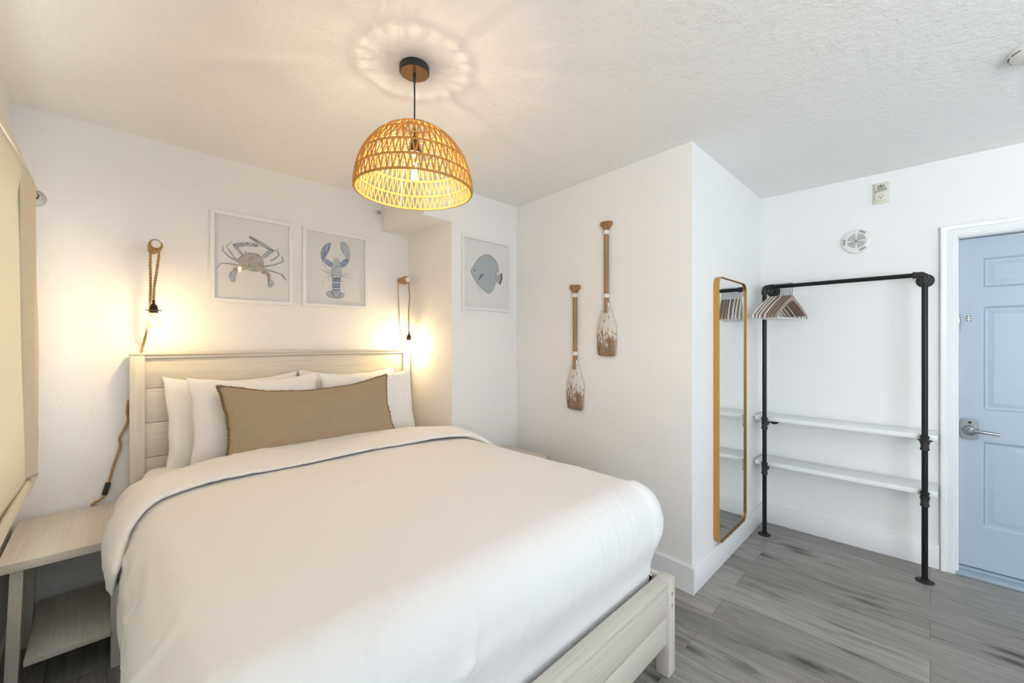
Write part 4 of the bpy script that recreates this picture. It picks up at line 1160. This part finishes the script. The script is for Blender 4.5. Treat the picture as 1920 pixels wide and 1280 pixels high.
# ------------------------------------------------------------------ hangers
def hanger(kind):
    t = thing('coat_hanger', 'hanger', 'hanger', group='wooden hangers on the rack')
    body, edge = {'dark': (M['hang_wood'], M['hang_white']), 'pale': (M['hang_pale'], M['hang_white']), 'white': (M['hang_white'], M['hang_white'])}[kind]
    b = bmesh.new()
    hw, dz0 = 0.215, -0.075
    up, lo = [], []
    n = 16
    for i in range(-n, n+1):
        u = i/n; a = abs(u)
        z = dz0 - 0.115*(a**1.25) - 0.012*a*a
        th = 0.028 - 0.006*a
        up.append((u*hw, z + (0.010*(1-a*5) if a < 0.2 else 0))); lo.append((u*hw, z-th))
    pts = up + lo[::-1]
    prism(b, pts, -0.0042, 0.0042, 'y')
    obj('shoulders', b, body, t, angle=35)
    b = bmesh.new()
    for k in range(2):
        s_ = 1 if k else -1
        tube(b, [(s_*0.190, 0, dz0-0.128), (s_*0.193, 0, dz0-0.152)], 0.004, 8)
    cyl(b, (-0.195, 0, dz0-0.150), (0.195, 0, dz0-0.150), 0.0042, 10)
    obj('trouser_bar', b, edge, t)
    b = bmesh.new()
    pts = [(0, 0, dz0), (0, 0, -0.052), (0.004, 0, -0.040)]
    for q in range(-60, 200, 20): pts.append((0.0185*math.cos(R(q)), 0, -0.0185+0.0200*math.sin(R(q))+0.0165))
    tube(b, pts, 0.0019, 7)
    obj('hook', b, M['black'], t)
    return t
kinds = ['pale', 'dark', 'pale', 'dark', 'pale', 'dark', 'white', 'dark', 'pale', 'white', 'dark', 'white', 'pale', 'white']
names = {'pale': 'tan', 'dark': 'dark brown', 'white': 'whitish'}
protos = {}
ords = ['nearest the viewer', 'second from the front', 'third from the front', 'fourth from the front', 'fifth from the front', 'sixth from the front', 'seventh from the front', 'seventh from the back', 'sixth from the back', 'fifth from the back', 'fourth from the back', 'third from the back', 'second from the back', 'hindmost by the left upright']
for i, k in enumerate(kinds):
    if k not in protos: h = hanger(k); protos[k] = h
    else: h = copy_tree(protos[k])
    h.location = (RX, 0.662+i*0.0102, RZ+pr*0.95-0.0165+0.0035)
    h.rotation_euler = (0, 0, R(-13+random.uniform(-0.8, 0.8)))
    h['label'] = '%s wooden coat hanger on the pipe rail, %s' % (names[k], ords[i])

# ------------------------------------------------------------------ fire speaker, wall box, smoke detector
fs = thing('fire_alarm_speaker', 'round white fire alarm speaker on the wall above the rack', 'fire alarm', (XC, 0.346, 2.040), (0, 0, 0))
RM = Matrix.Rotation(R(-90), 4, 'Y')
b = bmesh.new(); lathe(b, [(0, 0), (0.080, 0), (0.081, 0.004), (0.078, 0.013), (0.066, 0.018), (0.052, 0.019), (0.050, 0.016), (0, 0.016)], 56, RM); obj('housing', b, M['white_pl'], fs)
b = bmesh.new()
for quad in range(4):
    for k in range(5):
        r = 0.010+0.0085*k
        pts = [( -0.0175, r*math.cos(R(quad*90+8+74*j/12)), r*math.sin(R(quad*90+8+74*j/12))) for j in range(13)]
        tube(b, pts, 0.0021, 5)
obj('grille', b, M['grey_pl'], fs)
b = bmesh.new(); lathe(b, [(0, 0.0205), (0.0055, 0.020), (0.006, 0.016)], 16, RM); obj('centre_screw', b, M['chrome'], fs)
def text_mesh(s, size, name, m, parent, mtx):
    cu = bpy.data.curves.new(name, 'FONT'); cu.body = s; cu.size = size; cu.align_x = 'CENTER'; cu.align_y = 'CENTER'; cu.extrude = 0.0003
    to = bpy.data.objects.new(name, cu); COL.objects.link(to)
    dg = bpy.context.evaluated_depsgraph_get(); me = bpy.data.meshes.new_from_object(to.evaluated_get(dg))
    bpy.data.objects.remove(to); me.transform(mtx); me.materials.clear(); me.materials.append(m)
    o = bpy.data.objects.new(name, me); COL.objects.link(o); o.parent = parent; return o
# text plane faces -X: text x -> -Y, text y -> Z
TB = Matrix(((0, 0, -1, 0), (-1, 0, 0, 0), (0, 1, 0, 0), (0, 0, 0, 1)))
for ang in (-30, 90, 210):
    # ang: clockwise positive from top is negative here; text sits on the ring reading outward
    m_ = Matrix.Translation((-0.0193, 0, 0)) @ TB @ Matrix.Rotation(R(ang), 4, 'Z') @ Matrix.Translation((0, 0.0625, 0))
    text_mesh('FIRE', 0.0215, 'fire_lettering', M['dark'], fs, m_)
wb = thing('wall_alarm_box', 'small cream rectangular alarm box high on the wall near the ceiling', 'alarm box', (XC, 0.223, 2.330))
b = bmesh.new(); box(b, -0.012, 0, -0.038, 0.038, -0.066, 0.066, bev=0.003); box(b, -0.020, -0.012, -0.030, 0.030, -0.050, 0.058, bev=0.003); obj('housing', b, M['cream_pl'], wb)
b = bmesh.new(); box(b, -0.0215, -0.019, -0.018, 0.018, 0.008, 0.050, bev=0.001); obj('lens', b, mat('dull_lens', (0.38, 0.38, 0.30), 0.3), wb)
b = bmesh.new()
for (y, z, w, h) in ((0.0, 0.044, 0.003, 0.005), (0.024, 0.010, 0.002, 0.006), (-0.024, 0.018, 0.002, 0.006), (0.010, -0.026, 0.002, 0.002), (-0.010, -0.022, 0.002, 0.002), (0.0, -0.033, 0.0035, 0.002)):
    box(b, -0.0222, -0.0195, y-w, y+w, z-h, z+h)
obj('slots', b, M['dark'], wb)
sd = thing('smoke_detector', 'round white smoke detector on the ceiling at upper right', 'smoke detector', (2.46, -0.285, H))
b = bmesh.new(); lathe(b, [(0, 0), (0.078, 0), (0.078, -0.012), (0.072, -0.022), (0.060, -0.032), (0.040, -0.036), (0.038, -0.040), (0.030, -0.045), (0, -0.046)], 48); obj('housing', b, M['white_pl'], sd)
b = bmesh.new()
for k in range(10):
    a0 = R(36*k+4); tube(b, [(0.0758*math.cos(a0+R(26)*j/6), 0.0758*math.sin(a0+R(26)*j/6), -0.0165) for j in range(7)], 0.0016, 5)
    tube(b, [(0.0335*math.cos(a0+R(20)*j/4), 0.0335*math.sin(a0+R(20)*j/4), -0.0430) for j in range(5)], 0.001, 5)
obj('vents', b, M['dark'], sd)
